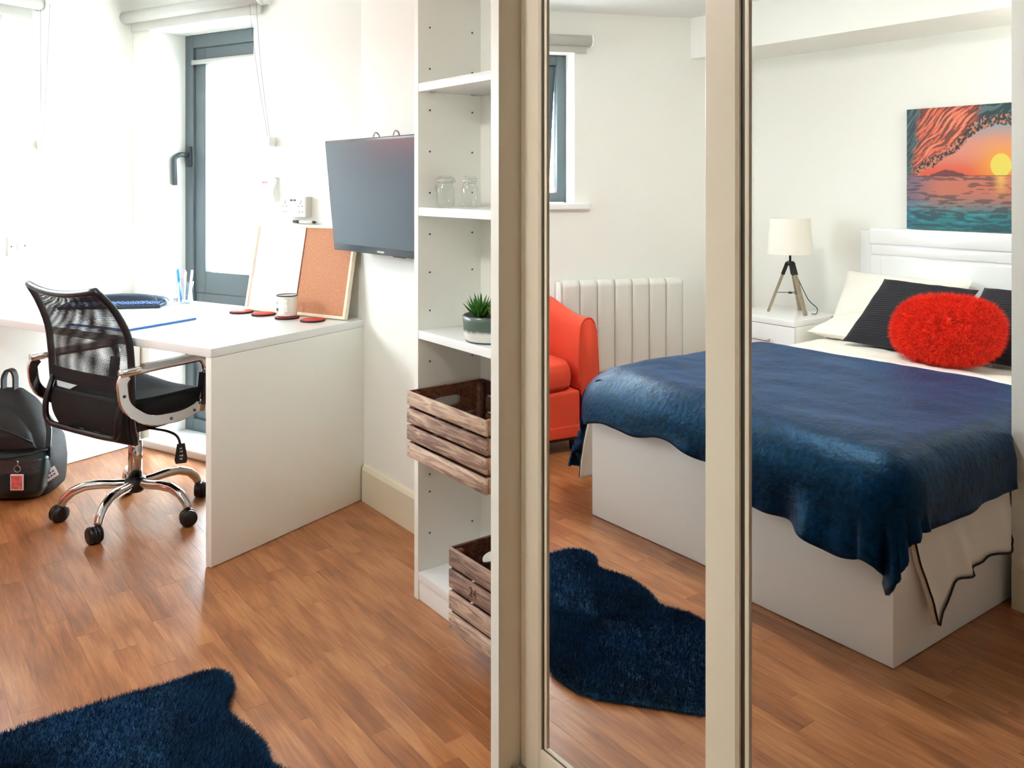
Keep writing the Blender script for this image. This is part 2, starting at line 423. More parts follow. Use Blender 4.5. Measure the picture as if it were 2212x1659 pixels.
skirt(1.95, M2 @ Matrix.Translation((3.46, 0, 0)) @ Matrix.Rotation(PI, 4, 'Z'), 'baseboard_side')

# floor strips (laid along X): nearest 300 as parts, the others as one stuff part
rows = []
y = -2.14; SW = .0655
while y < 1.64:
    x = -5.0 - random.random() * .5
    while x < 1.3:
        L = random.choice((.30, .38, .45, .52, .60))
        rows.append((x, y, L)); x += L
    y += SW
def side_of(x, y):   # keep strips inside the room
    d2 = (Vector((x, y, 0)) - O2); n2 = Vector((0.9219, 0.3877, 0))
    d1 = (Vector((x, y, 0)) - O1); n1 = Vector((-.372, .928, 0))
    return d2.dot(n2) > -.04 and d1.dot(n1) < .30 and not (x > -1.2 and y < -.72)
rows = [r for r in rows if side_of(r[0] + r[2], r[1]) or side_of(r[0] + r[2], r[1] + SW)]
rows.sort(key=lambda r: (r[0] + r[2] / 2 + 2.1) ** 2 + 1.4 * (r[1] - .62) ** 2)
def strip_mb(b, x, y, L, dz):
    g = .0001; e = .0002; z = dz
    x0, x1, y0, y1 = x + g, x + L - g, y + g, y + SW - g
    b.add([(x0, y0, -.007), (x1, y0, -.007), (x1, y1, -.007), (x0, y1, -.007), (x0, y0, z - e), (x1, y0, z - e), (x1, y1, z - e), (x0, y1, z - e),
           (x0 + e, y0 + e, z), (x1 - e, y0 + e, z), (x1 - e, y1 - e, z), (x0 + e, y1 - e, z)],
          [(0, 1, 5, 4), (1, 2, 6, 5), (2, 3, 7, 6), (3, 0, 4, 7), (4, 5, 9, 8), (5, 6, 10, 9), (6, 7, 11, 10), (7, 4, 8, 11), (8, 9, 10, 11)])
def tint_attr(me, vals):
    a = me.attributes.new('tint', 'FLOAT_VECTOR', 'FACE'); a.data.foreach_set('vector', [c for v in vals for c in v])
rest = MB(); rt = []
for i, (x, y, L) in enumerate(rows):
    t = (random.random(), random.random(), random.random()); dz = random.uniform(-.00025, .0)
    if i < 300:
        b = MB(); strip_mb(b, x, y, L, dz); o = b.build('plank', FLOORM, floor, fix=False); tint_attr(o.data, [t] * 9)
    else: strip_mb(rest, x, y, L, dz); rt += [t] * 9
o = rest.build('far_planks', FLOORM, floor, kind='stuff', fix=False); tint_attr(o.data, rt)

# ------------------------------------------------------------------ outside: paving and a brick building
bld = thing('brick_building', 'red brick building seen through the side window beyond its open sash', 'building', mtx=at(M2, 3.0, -7.5, -1.0))
MB().box((-6, -4, 0), (6, -.05, 2.98)).build('wall', MORTAR, bld)
b = MB()
for r in range(14):
    for c in range(52):
        x = -6 + c * .232 + (.116 if r % 2 else 0); z = .95 + r * .145
        b.box((x, -.055, z), (x + .22, .0, z + .133))
b.build('bricks', BRICK, bld, kind='stuff')
MB().box((-6.1, -4.1, 2.98), (6.1, .1, 3.06)).build('coping', PAVE, bld)
tag(MB().box((-16, -14, -1.1), (14, 16, -1.0)).build('paving', PAVE), 'pale paving on the ground outside the windows', 'paving')
bpy.data.objects['paving']['kind'] = 'stuff'

# ------------------------------------------------------------------ window 1 (tall, behind the desk)
w = MB()
FY = .245 - .0
def ring(b, x0, x1, z0, z1, t, y0, y1, bev=.004, tb=None):
    tb = t if tb is None else tb
    b.box((x0, y0, z0), (x0 + t, y1, z1), bev); b.box((x1 - t, y0, z0), (x1, y1, z1), bev)
    b.box((x0 + t, y0, z1 - t), (x1 - t, y1, z1), bev); b.box((x0 + t, y0, z0), (x1 - t, y1, z0 + tb), bev)
ring(w, -1.425, -.67, .03, 2.058, .065, FY, FY + .07)
w1 = struct(w, 'window_1', GREY, M1)
s = MB(); ring(s, -1.36, -.735, .795 - .055, 1.993, .078, FY + .012, FY + .06, tb=.11); s.build('sash', GREY, w1, fix=True)
s = MB(); ring(s, -1.36, -.735, .095, .74, .06, FY + .014, FY + .06); s.build('lower_sash', GREY, w1)
MB().box((-1.36, FY - .012, 1.905), (-.735, FY + .012, 1.93), .003).build('trickle_vent', STEEL, w1)
MB().box((-1.30, FY + .03, .8), (-.79, FY + .036, 1.93)).build('pane', PANE, w1)
MB().box((-1.31, FY + .03, .14), (-.78, FY + .036, .70)).build('pane', PANE, w1)
h = MB().box((-1.402, FY - .014, 1.385), (-1.366, FY + .002, 1.490), .008)
h.tube(rounded([(-1.385, FY - .008, 1.445), (-1.387, FY - .060, 1.447), (-1.402, FY - .082, 1.430), (-1.400, FY - .078, 1.290)], .03), .0125, 10)
h.build('window_handle', GREYD, w1)
sill = MB().box((-1.42, .005, .0), (-.675, .25, .032), .004); sill.box((-1.44, .0, 0), (-.64, .036, .038), .008)
struct(sill, 'trim_2', WHITEP, M1)
# window 2 (side wall), two top-hung sashes pushed outwards
w = MB(); ring(w, .60, 2.285, 1.19, 2.052, .055, -.24, -.17); w.box((1.415, -.24, 1.245), (1.47, -.17, 1.997), .004)
w2 = struct(w, 'window_2', GREY, M2)
for x0, x1 in ((.657, 1.413), (1.472, 2.228)):
    s = MB(); ring(s, 0, x1 - x0, -.745, 0, .06, -.028, .012)
    o = s.build('sash', GREY, w2); o.location = (x0, -.21, 1.995); o.rotation_euler = (math.radians(-11), 0, 0)
    MB().box((.055, -.010, -.69), (x1 - x0 - .055, -.006, -.055)).build('pane', PANE, o)
    MB().box((.25, .012, -.735), (.37, .03, -.715), .004).build('window_handle', GREYD, o)
struct(MB().box((.515, -.24, 1.150), (2.375, .035, 1.186), .010, seg=4), 'trim_3', WHITEP, M2)

# ------------------------------------------------------------------ roller blinds with bead chains
def blind(M, x0, x1, z, ysgn, label, chain_x, cz, lean):
    t = thing('roller_blind', label, 'blind', mtx=M, group='white roller blinds over the windows')
    L = x1 - x0
    MB().lathe([(.030, 0), (.030, L)], 24, Matrix.Translation((x0, ysgn * .045, z)) @ Matrix.Rotation(PI / 2, 4, 'Y')).build('roller', BLINDM, t)
    for xx, xb in ((x0 - .012, x0 - .014), (x1, x1 + .006)):
        b = MB(); b.lathe([(.0, 0), (.034, 0), (.037, .004), (.037, .010), (.0, .012)], 24, Matrix.Translation((xx, ysgn * .045, z)) @ Matrix.Rotation(PI / 2, 4, 'Y'))
        b.box((xb, min(0, ysgn * .05), z - .03), (xb + .008, max(0, ysgn * .05), z + .04), .002)
        b.build('bracket', WHITEP, t)
    a, c = sorted((ysgn * .022, ysgn * .030))
    MB().box((x0 + .03, a, z - .068), (x1 - .02, c, z - .008), .002).build('bottom_bar', BLINDM, t)
    # chain: two strands of beads down to a wall clip
    ch = MB(); y0 = ysgn * .05
    end = Vector((chain_x + lean, ysgn * .03, cz))
    oct_ = [(1, 0, 0), (-1, 0, 0), (0, 1, 0), (0, -1, 0), (0, 0, 1), (0, 0, -1)]
    of = [(0, 2, 4), (2, 1, 4), (1, 3, 4), (3, 0, 4), (2, 0, 5), (1, 2, 5), (3, 1, 5), (0, 3, 5)]
    for sx in (-.022, .022):
        st = Vector((chain_x + sx, y0, z)); n = int((st - end).length / .0062)
        for i in range(n):
            q = i / n; p_ = st.lerp(end + Vector((sx * .25, 0, 0)), q); p_.x += math.sin(q * PI) * -.012 * (1 if lean else 0)
            ch.add([(p_.x + a_[0] * .0024, p_.y + a_[1] * .0024, p_.z + a_[2] * .0026) for a_ in oct_], of, True)
    c_ = ch.build('bead_chain', CHAINM, t, fix=False); c_['kind'] = 'stuff'
    MB().box((end.x - .012, min(0, ysgn * .04), end.z - .028), (end.x + .012, max(0, ysgn * .04), end.z + .018), .006).build('chain_clip', WHITEP, t)
blind(at(M1, 0, .035, 0), -1.55, -.575, 2.125, -1, 'white roller blind over the tall window behind the desk, chain leaning to its clip', -.625, 1.49, .085)
blind(M2, .495, 2.37, 2.112, 1, 'white roller blind over the wide side window, seen at the top left corner', .480, 1.48, 0)

# ------------------------------------------------------------------ wall lamp and electrical fittings
lamp = thing('wall_lamp', 'round white opal wall light between the side window and the corner', 'lamp', mtx=at(M2, .276, 0, 1.762) @ Matrix.Rotation(-PI / 2, 4, 'X'))
MB().lathe([(0, 0), (.150, 0), (.155, .004), (.155, .022), (.150, .024)], 48).build('base_ring', WHITEP, lamp)
MB().lathe([(.166, .018), (.168, .026)] + [(.168 * math.cos(a), .026 + .052 * math.sin(a)) for a in [i * PI / 24 for i in range(1, 12)]] + [(.0, .078)], 48).build('diffuser', GLOW, lamp)
def rocker_plate(M, label, spur):
    t = thing('switch_plate', label, 'switch', mtx=M)
    MB().box((-.043, 0, -.043), (.043, .010, .043), .004).build('plate', WHITEP, t)
    if spur:
        MB().box((-.012, .010, -.014), (.006, .014, .014), .002).build('rocker', OFFW, t)
    else:
        MB().box((-.020, .010, -.018), (.020, .015, .018), .003).build('rocker', OFFW, t)
    for sx in (-.030, .030): MB().lathe([(0, .010), (.0035, .010), (.0030, .0116), (0, .012)], 10, Matrix.Rotation(-PI / 2, 4, 'X') @ Matrix.Translation((sx, 0, 0))).build('screw', GREYD, t)
rocker_plate(at(M2, .578, 0, 1.020), 'white fused switch plate above the desk, nearer the corner lamp', True)
rocker_plate(at(M2, .692, 0, 1.020), 'white plate cut off by the left edge, beside the other switch', False)
MR = lambda x, z: M1 @ Matrix.Translation((x, .035, z))
# thermostat-like box
t = thing('heater_timer', 'white wavy-sided timer box with red lettering on the wall left of the sockets', 'timer', mtx=MR(-.555, 1.272))
def wav(u, v):
    z = -.053 + .106 * v; xw = .038 + .004 * math.sin(v * 2 * PI + .8); d = -.022 - .010 * math.sin(v * 2 * PI - .4)
    P = [(-xw, 0), (-xw, d), (xw, d), (xw, 0)]; k = int(round(u * 4)) % 4
    return (P[k][0], P[k][1], z)
b = MB(); b.grid(wav, 4, 16, cu=True, smooth=False); b.build('case', WHITEP, t)
for zz in (.053, -.053): MB().box((-.040, -.026, zz - .0015), (.040, 0, zz + .0015)).build('end_cap', WHITEP, t)
for k in range(5): MB().box((-.026 + k * .0068, -.0345, .028), (-.0215 + k * .0068, -.0335, .036)).build('printed_mark', REDPR, t)
for k in range(5): MB().box((-.030, -.0335, -.012 - k * .007), (.012 - (k % 2) * .008, -.0325, -.010 - k * .007)).build('printed_line', OFFW, t)
t = thing('double_socket', 'white surface-mounted double socket with two usb ports above the noticeboard', 'socket', mtx=MR(-.385, 1.199))
MB().box((-.073, -.032, -.043), (.073, 0, .043), .003).build('back_box', OFFW, t)
MB().box((-.074, -.042, -.044), (.074, -.032, .044), .004).build('faceplate', WHITEP, t)
for i, (xx, zz, a_, b_) in enumerate([(-.008, .028, .008, .004), (.012, .028, .008, .004)]): MB().box((xx - a_, -.0425, zz - b_), (xx + a_, -.0415, zz + b_)).build('usb_port', BLACKP, t)
for cx_ in (-.047, .047):
    MB().box((cx_ - .0015, -.0425, .012), (cx_ + .0015, -.0415, .022)).build('pin_slot', BLACKP, t)
    for dx in (-.010, .010): MB().box((cx_ + dx - .003, -.0425, .000), (cx_ + dx + .003, -.0415, .004)).build('pin_slot', BLACKP, t)
    for dx in (-.006, .012): MB().box((cx_ + dx - .003, -.0425, -.024), (cx_ + dx + .003, -.0415, -.020)).build('rocker_mark', GREYD, t)
    MB().box((cx_ - .008, -.0455, .020), (cx_ + .008, -.0415, .034), .002).build('rocker', WHITEP, t)

# ------------------------------------------------------------------ desk
desk = thing('desk', 'long glossy white panel desk under the tall window, swivel chair pushed in', 'desk', mtx=M1)
DZ = .741
MB().box((-1.512, -.742, DZ - .0295), (0, .030, DZ), .0012).build('desktop', GLOSSW, desk)
MB().box((-.029, -.740, .002), (-.001, .028, DZ - .0305), .001).build('side_panel', SATINW, desk, label='right end panel facing the shelf unit')
MB().box((-1.511, -.70, .002), (-1.483, .028, DZ - .0305), .001).build('side_panel', SATINW, desk, label='left end panel against the wall')

# swivel chair ------------------------------------------------------
CH = Matrix.Translation((-3.690, .842, 0)) @ Matrix.Rotation(math.radians(21), 4, 'Z')   # local +y is where the sitter looks
chair = thing('office_chair', 'black mesh-back swivel chair with chrome arms and five-star base at the desk', 'chair', mtx=CH)
legang = [math.radians(a) for a in (-112 - 21, -41 - 21, 31 - 21, 103 - 21, 175 - 21)]
for a in legang:
    prof = [(.020, .128), (.07, .128), (.13, .133), (.18, .130), (.225, .112), (.252, .084), (.262, .062)]
    pts = [(r * math.cos(a), r * math.sin(a), z) for r, z in prof]
    P = [Vector(p) for p in pts]; Q = []
    for i in range(len(P) - 1):
        for k in range(3): Q.append(P[i].lerp(P[i + 1], k / 3))
    Q.append(P[-1])
    b = MB(); b.tube(Q, [.019 - .006 * abs(i / (len(Q) - 1) - .35) for i in range(len(Q))], 10); leg = b.build('base_leg', CHROME, chair)
    c = MB(); cx_, cy_ = .262 * math.cos(a), .262 * math.sin(a); ta = a + .9
    ux, uy = math.cos(ta), math.sin(ta)
    for sd in (-1, 1):
        c.lathe([(0, 0), (.027, 0), (.031, .004), (.031, .016), (.027, .021), (0, .020)], 20, Matrix.Translation((cx_ + .012 * uy, cy_ - .012 * ux, .0315)) @ Matrix(((ux, 0, sd * -uy, 0), (uy, 0, sd * ux, 0), (0, 1, 0, 0), (0, 0, 0, 1))) @ Matrix.Translation((0, 0, .003)))
    c.cyl((cx_, cy_, .030), (cx_, cy_, .068), .010, .009, 12)
    c.lathe([(.031, 0), (.031, .012)], 16, Matrix.Translation((cx_ + .012 * uy, cy_ - .012 * ux, .0285)) @ Matrix(((ux, 0, -uy, 0), (uy, 0, ux, 0), (0, 1, 0, 0), (0, 0, 0, 1))) @ Matrix.Translation((0, 0, -.006)))
    c.build('caster', BLACKP, leg)
MB().lathe([(0, .095), (.030, .095), (.036, .104), (.040, .120), (.040, .140), (.034, .150), (.026, .154), (0, .154)], 28).build('hub', BLACKP, chair)
MB().lathe([(.026, .150), (.0265, .290), (.024, .293), (.0, .293)], 24).build('column_cover', CHROME, chair)
b = MB(); b.lathe([(.016, .285), (.016, .345), (.0, .345)], 20)
for k in range(4): b.lathe([(.0165, .298 + k * .010), (.0182, .302 + k * .010), (.0165, .306 + k * .010)], 20, cap=False)
b.build('gas_lift', STEEL, chair)
MB().box((-.075, -.10, .340), (.075, .10, .385), .02).build('tilt_mechanism', BLACKP, chair)
b = MB(); b.tube(rounded([(.05, .0, .352), (.17, .02, .350), (.215, .035, .335), (.225, .04, .290)], .03), .005, 8); lev = b.build('lever', BLACKP, chair)
MB().prism([(-.019, -.075), (.019, -.075), (.023, -.06), (.014, 0), (-.014, 0), (-.023, -.06)], -.004, .004, Matrix.Translation((.225, .04, .305)) @ Matrix.Rotation(math.radians(58), 4, 'Z') @ Matrix.Rotation(PI / 2, 4, 'X')).build('hang_tag', BLACKP, lev)
MT = Matrix.Translation((.225, .04, .27)) @ Matrix.Rotation(math.radians(38), 4, 'Z') @ Matrix.Rotation(PI / 2, 4, 'X') @ Matrix.Translation((0, 0, .0048)) @ Matrix.Rotation(PI / 2, 4, 'Z')
b = MB()
for k, (a_, w_) in enumerate([(-.022, .010), (-.009, .014), (.006, .012), (.018, .008)]):
    b.box((a_ - .0035, -w_ * .6, 0), (a_ + .0035, -w_ * .6 + .003, .0006)); b.box((a_ - .0035, w_ * .1, 0), (a_ + .002, w_ * .1 + .003, .0006)); b.box((a_ - .001, -w_ * .6, 0), (a_ + .001, w_ * .6, .0006))
b.add([], []); o = b.build('printed_marks', WHITEP, lev); o.matrix_local = MT
# seat: rounded slab cushion with waterfall front
def seatf(u, v):
    a = 2 * PI * u; ca, sa = math.cos(a), math.sin(a)
    sx = math.copysign(abs(ca) ** .5, ca); sy = math.copysign(abs(sa) ** .5, sa)
    ring_ = [(0, -.052), (.86, -.050), (.97, -.030), (1, -.002), (.975, .022), (.90, .036), (.6, .034), (0, .028)]
    t = v * (len(ring_) - 1); i = min(int(t), len(ring_) - 2); f_ = t - i
    r = ring_[i][0] * (1 - f_) + ring_[i + 1][0] * f_; z = ring_[i][1] * (1 - f_) + ring_[i + 1][1] * f_
    x = .245 * r * sx; y = .235 * r * sy + .03
    z += .456 + (-.045 * max(0, (y - .14) / .12) ** 1.6 if y > .14 else 0) + .018 * (x / .245) ** 2
    return (x, y, z)
MB().grid(seatf, 48, 21, cu=True).build('seat', SEATF, chair)
# mesh back: side profile (z, y) and half width
BP = [(.355, -.170, .222), (.42, -.195, .238), (.50, -.203, .246), (.58, -.206, .252), (.66, -.210, .255), (.75, -.224, .254), (.84, -.268, .238), (.900, -.318, .212)]
def bpf(t):
    t = t * (len(BP) - 1); i = min(int(t), len(BP) - 2); f_ = t - i
    p0, p1, p2, p3 = BP[max(i - 1, 0)], BP[i], BP[i + 1], BP[min(i + 2, len(BP) - 1)]
    return [.5 * (2 * p1[k] + (p2[k] - p0[k]) * f_ + (2 * p0[k] - 5 * p1[k] + 4 * p2[k] - p3[k]) * f_ ** 2 + (3 * p1[k] - p0[k] - 3 * p2[k] + p3[k]) * f_ ** 3) for k in range(3)]
def backp(u, t, off=0):
    z, yy, hw = bpf(t); s_ = 2 * u - 1
    return Vector((hw * s_, yy + .012 * s_ * s_ + off, z + .022 * s_ * s_ * t ** 3))
def backpart(name, m, t0, t1, off, uvs=None, thick=0):
    b = MB(); nv = 24
    b.grid(lambda u, v: backp(u, t0 + (t1 - t0) * v, off), 28, nv, uv=(lambda u, v: (u * 150, (t0 + (t1 - t0) * v) * 190)) if uvs else None)
    o = b.build(name, m, chair, fix=not uvs)
    if thick: q = o.modifiers.new('s', 'SOLIDIFY'); q.thickness = thick; q.offset = 0
    return o
backpart('back_mesh', MESHF, .39, .985, 0, True)
backpart('back_mesh', MESHF, .27, .985, .022, True)
backpart('lumbar_band', SEATF, .36, .45, .010, thick=.012)
backpart('lower_cover', SEATF, 0, .31, .004, thick=.022)
edge = [backp(0, t / 24) for t in range(25)] + [backp(u / 16, 1) for u in range(1, 17)] + [backp(1, 1 - t / 24) for t in range(1, 25)] + [backp(1 - u / 16, 0) for u in range(1, 16)]
MB().tube([e + Vector((0, .01, 0)) for e in edge], [.013] * len(edge), 8, closed=True, up=(0, 1, 0)).build('back_frame', BLACKP, chair)
b = MB(); b.tube(rounded([(-.232, -.190, .56), (-.232, -.225, .46), (-.226, -.222, .385), (-.10, -.205, .372), (.10, -.205, .372), (.226, -.222, .385), (.232, -.225, .46), (.232, -.190, .56)], .05, 6), .011, 10)
b.tube([(-.05, -.205, .372), (-.04, -.06, .362)], .011, 8); b.tube([(.05, -.205, .372), (.04, -.06, .362)], .011, 8)
b.build('back_support', BLACKP, chair)
for sx in (-1, 1):
    X = sx * .285
    loop = rounded([(X, -.225, .622), (X, -.245, .600), (X, -.235, .510), (X, -.140, .437), (X, .00, .428), (X, .085, .452)], .05, 6)
    b = MB(); b.tube(loop, 0, rect=(.019, .007), up=(1, 0, 0)); arm = b.build('armrest', CHROME, chair, bevel=.003)
    b = MB(); b.tube(rounded([(X, -.250, .630), (X, -.10, .632), (X, .085, .634), (X, .108, .600), (X, .085, .430)], .03, 6), .015, 12); b.build('arm_bar', CHROME, arm)
    MB().tube([(X, -.16, .641), (X, .0, .642), (X, .07, .642)], 0, rect=(.015, .009), up=(0, 0, 1)).build('arm_pad', STEEL, arm)
    MB().tube([(X, .100, .575), (X, .088, .455)], 0, rect=(.012, .017), up=(1, 0, 0)).build('post_sleeve', BLACKP, arm)
    for (yy, zz) in ((-.238, .55), (-.05, .431), (.05, .440)): MB().lathe([(0, 0), (.006, 0), (.005, .003), (0, .003)], 12, Matrix.Translation((X + sx * .007, yy, zz)) @ Matrix.Rotation(sx * PI / 2, 4, 'Y')).build('bolt', GREYD, arm)
    MB().tube([(X - sx * .01, -.04, .424), (X - sx * .09, -.02, .405)], 0, rect=(.02, .004), up=(0, 0, 1)).build('seat_bracket', STEEL, arm)

# ------------------------------------------------------------------ backpack
BK = Matrix.Translation((-4.285, .515, 0)) @ Matrix.Rotation(math.radians(52.6) , 4, 'Z')   # local -y faces the camera
bag = thing('backpack', 'black backpack with dark green front pocket slumped under the desk', 'bag', mtx=BK)
def ell(secs, n=40, pw=.62):
    """body lofted through (z, cx, cy, rx, ry)"""
    def fn(u, v):
        t = v * (len(secs) - 1); i = min(int(t), len(secs) - 2); f_ = smooth01(t - i) * .35 + (t - i) * .65
        s_ = [secs[i][k] * (1 - f_) + secs[i + 1][k] * f_ for k in range(5)]
        a = 2 * PI * u; ca, sa = math.cos(a), math.sin(a)
        x = s_[1] + s_[3] * math.copysign(abs(ca) ** pw, ca); y_ = s_[2] + s_[4] * math.copysign(abs(sa) ** pw, sa)
        nz = mnoise.noise(Vector((x * 9, y_ * 9, s_[0] * 9))) * .007
        return (x + nz, y_ + nz, s_[0])
    b = MB(); b.grid(fn, n, 30, cu=True); return b
ell([(.0, 0, 0, .0, .0), (.003, 0, 0, .155, .088), (.03, 0, 0, .180, .108), (.14, 0, .0, .186, .115), (.22, -.012, .01, .174, .108), (.31, -.040, .025, .138, .088), (.375, -.060, .04, .098, .060), (.42, -.068, .05, .050, .030), (.424, -.068, .05, 0, 0)]).build('body', BAGF, bag)
pk = ell([(.012, .03, -.10, .0, .0), (.016, .03, -.10, .125, .035), (.05, .035, -.105, .145, .055), (.12, .04, -.105, .150, .058), (.175, .04, -.10, .145, .042), (.195, .04, -.09, .13, .02), (.196, .04, -.09, 0, 0)]).build('front_pocket', BAGG, bag)
MB().tube([(-.10, -.135, .186), (-.03, -.150, .181), (.06, -.152, .186), (.14, -.138, .198), (.18, -.10, .205)], .005, 6).build('zip', BLACKP, pk)
ell([(.20, .0, -.07, .0, .0), (.205, .0, -.075, .13, .035), (.26, -.02, -.070, .12, .045), (.32, -.045, -.045, .085, .038), (.37, -.06, -.02, .04, .02), (.375, -.06, -.02, 0, 0)]).build('upper_pocket', BAGF, bag)
MB().tube(rounded([(-.085, .04, .40), (-.085, .04, .475), (-.068, .04, .505), (-.045, .04, .50), (-.035, .04, .475), (-.035, .04, .40)], .03, 6), 0, rect=(.016, .004), up=(1, 0, 0)).build('grab_loop', BAGF, bag)
MB().tube([(.13, -.02, .33), (.165, -.06, .27), (.178, -.09, .21), (.172, -.085, .14)], 0, rect=(.012, .0025), up=(0, -1, 0)).build('strap', BAGG, bag)
MB().tube([(-.02, -.118, .30), (.06, -.118, .27), (.12, -.105, .235)], .003, 6).build('seam', BAGG, bag)
PMX = Matrix.Translation((.187, -.088, .100)) @ Matrix.Rotation(math.radians(52), 4, 'Z') @ Matrix.Rotation(math.radians(-24), 4, 'Y')
MB().box((-.024, -.004, -.022), (.024, .002, .022), .001, mtx=PMX).build('patch', WHITEP, pk, label='white patch with blue marks')
b = MB()
for k in range(6): b.box((-.018 + (k % 3) * .012, -.0052, .004 - (k // 3) * .014), (-.010 + (k % 3) * .012, -.0038, .010 - (k // 3) * .014), mtx=PMX)
o = b.build('patch_marks', BLUED, pk, kind='stuff')
kr = thing('keyring', 'photo key fob with pink print clipped to the backpack pocket', 'keyring', mtx=BK @ Matrix.Translation((.098, -.172, .152)))
MB().tube([(.013 * math.cos(a), 0, -.005 + .013 * math.sin(a)) for a in [i * PI / 12 for i in range(24)]], .0020, 6, closed=True, up=(0, 1, 0)).build('split_ring', STEEL, kr)
MB().tube([(0, 0, .028), (.002, .002, .018), (0, 0, .008)], .003, 6).build('clip', STEEL, kr)
MB().box((-.026, -.004, -.090), (.026, .002, -.026), .001).build('fob', WHITEP, kr)
MB().box((-.022, -.0052, -.085), (.022, -.0038, -.031), .0004).build('fob_print', PINKP, kr)

# ------------------------------------------------------------------ things on the desk
def on(M, x, y, rz=0, z=DZ): return M1 @ Matrix.Translation((x, y, z)) @ Matrix.Rotation(rz, 4, 'Z')
# leaning combination board
LEAN = math.asin(.075 / .385)
nb = thing('noticeboard', 'half whiteboard half cork noticeboard leaning on the wall behind the mug', 'noticeboard', mtx=M1 @ Matrix.Translation((-.332, -.052, DZ + .002)) @ Matrix.Rotation(-LEAN, 4, 'X'))
BW, BH = .590, .385
MB().box((-BW / 2 + .01, .004, .01), (BW / 2 - .01, .010, BH - .01)).build('backing', PINE, nb)
MB().box((-BW / 2 + .012, .0005, .012), (.004, .004, BH - .012)).build('whiteboard_panel', WBOARD, nb)
MB().box((.006, -.0005, .012), (BW / 2 - .012, .004, BH - .012)).build('cork_panel', CORK, nb)
MB().box((.0025, -.003, .010), (.0065, .004, BH - .010)).build('divider', mat('brown_strip', (120, 66, 30), .6), nb)
for lo, hi in (((-BW / 2, -.008, 0), (-BW / 2 + .013, .012, BH)), ((BW / 2 - .013, -.008, 0), (BW / 2, .012, BH)), ((-BW / 2 + .013, -.008, 0), (BW / 2 - .013, .012, .013)), ((-BW / 2 + .013, -.008, BH - .013), (BW / 2 - .013, .012, BH))):
    MB().box(lo, hi, .002).build('frame_rail', PINE, nb)
pen = thing('marker_pen', 'white board marker with dark cap lying on top of the noticeboard', 'pen', mtx=M1 @ Matrix.Translation((-.335, .017, DZ + .3885)))
MB().lathe([(0, 0), (.0065, 0), (.0065, .036), (0, .036)], 14, Matrix.Translation((-.068, 0, 0)) @ Matrix.Rotation(PI / 2, 4, 'Y')).build('cap', DKRIM, pen)
MB().lathe([(0, 0), (.0062, 0), (.0062, .078), (0, .078)], 14, Matrix.Translation((-.032, 0, 0)) @ Matrix.Rotation(PI / 2, 4, 'Y')).build('barrel', WHITEP, pen)
MB().lathe([(.006, 0), (.006, .008), (.002, .020), (0, .020)], 14, Matrix.Translation((.046, 0, 0)) @ Matrix.Rotation(PI / 2, 4, 'Y')).build('tip', BLACKP, pen)
pen.matrix_world = pen.matrix_world @ Matrix.Translation((0, 0, .004))
# coasters and mug
cl = ['pink topped round coaster, farthest left of the row by the whiteboard', 'pink round coaster just left of the enamel mug', 'dark-edged coaster underneath the enamel mug', 'red round coaster right of the mug in front of the cork']
CP = [(-.580, -.115), (-.444, -.115), (-.290, -.128), (-.144, -.128)]
for (x, y), l_ in zip(CP, cl):
    c = thing('coaster', l_, 'coaster', mtx=on(M1, x, y), group='round coasters in a row on the desk')
    MB().lathe([(0, .0005), (.049, .0005), (.050, .002), (.050, .006), (.0485, .0072), (0, .0072)], 40).build('cork_base', COASTE, c)
    MB().lathe([(0, .0072), (.0475, .0072), (.047, .0082), (0, .0084)], 40).build('felt_top', COASTT, c)
mug = thing('enamel_mug', 'white enamel mug with dark rim and small lettering on a coaster', 'mug', mtx=on(M1, CP[2][0], CP[2][1], 0, DZ + .0086))
MB().lathe([(0, .002), (.036, .002), (.040, .005), (.0425, .086), (.0405, .086), (.038, .008), (0, .006)], 40).build('body', MUGM, mug)
MB().lathe([(.0405, .085), (.0435, .085), (.044, .0875), (.0425, .0895), (.0405, .0885)], 40, cap=False).build('rim', DKRIM, mug)
MB().lathe([(0, 0), (.037, 0), (.040, .003), (.039, .005)], 40).build('foot_ring', DKRIM, mug)
va = math.atan2(-1.0, -.50)
va = math.radians(-48)  # handle points to the viewer
b = MB(); b.tube([Vector((math.cos(va) * r, math.sin(va) * r, z)) for r, z in ((.040, .072), (.056, .071), (.066, .060), (.067, .044), (.060, .028), (.046, .018), (.039, .016))], 0, rect=(.007, .0028), up=(0, 0, 1)); b.build('handle', MUGM, mug, bevel=.002)
for txt, a, z in (('E', -112, .056), ('M', -118, .030), ('E', -103, .030)):
    ar = math.radians(a); text_part(txt, .018, DKRIM, mug, Matrix.Translation((math.cos(ar) * .0420, math.sin(ar) * .0420, z)) @ Matrix.Rotation(ar + PI / 2, 4, 'Z') @ Matrix.Rotation(PI / 2, 4, 'X'))
# desk planner
pl_ = thing('desk_planner', 'white desk planner with blue ruled lines and blue edge on the desk', 'planner', mtx=on(M1, -.735, -.520, math.radians(4)))
MB().box((-.165, -.165, .0005), (.165, .165, .008), .002).build('backing_board', BLUEE, pl_)
MB().box((-.163, -.163, .008), (.163, .163, .0095)).build('paper', WHITEP, pl_)
b = MB()
for yy in (-.05, .06, .155): b.box((-.15, yy, .0096), (.15, yy + .003, .0100))
b.box((-.155, -.15, .0096), (-.152, .155, .0100)); b.build('ruled_lines', BLUEE, pl_)
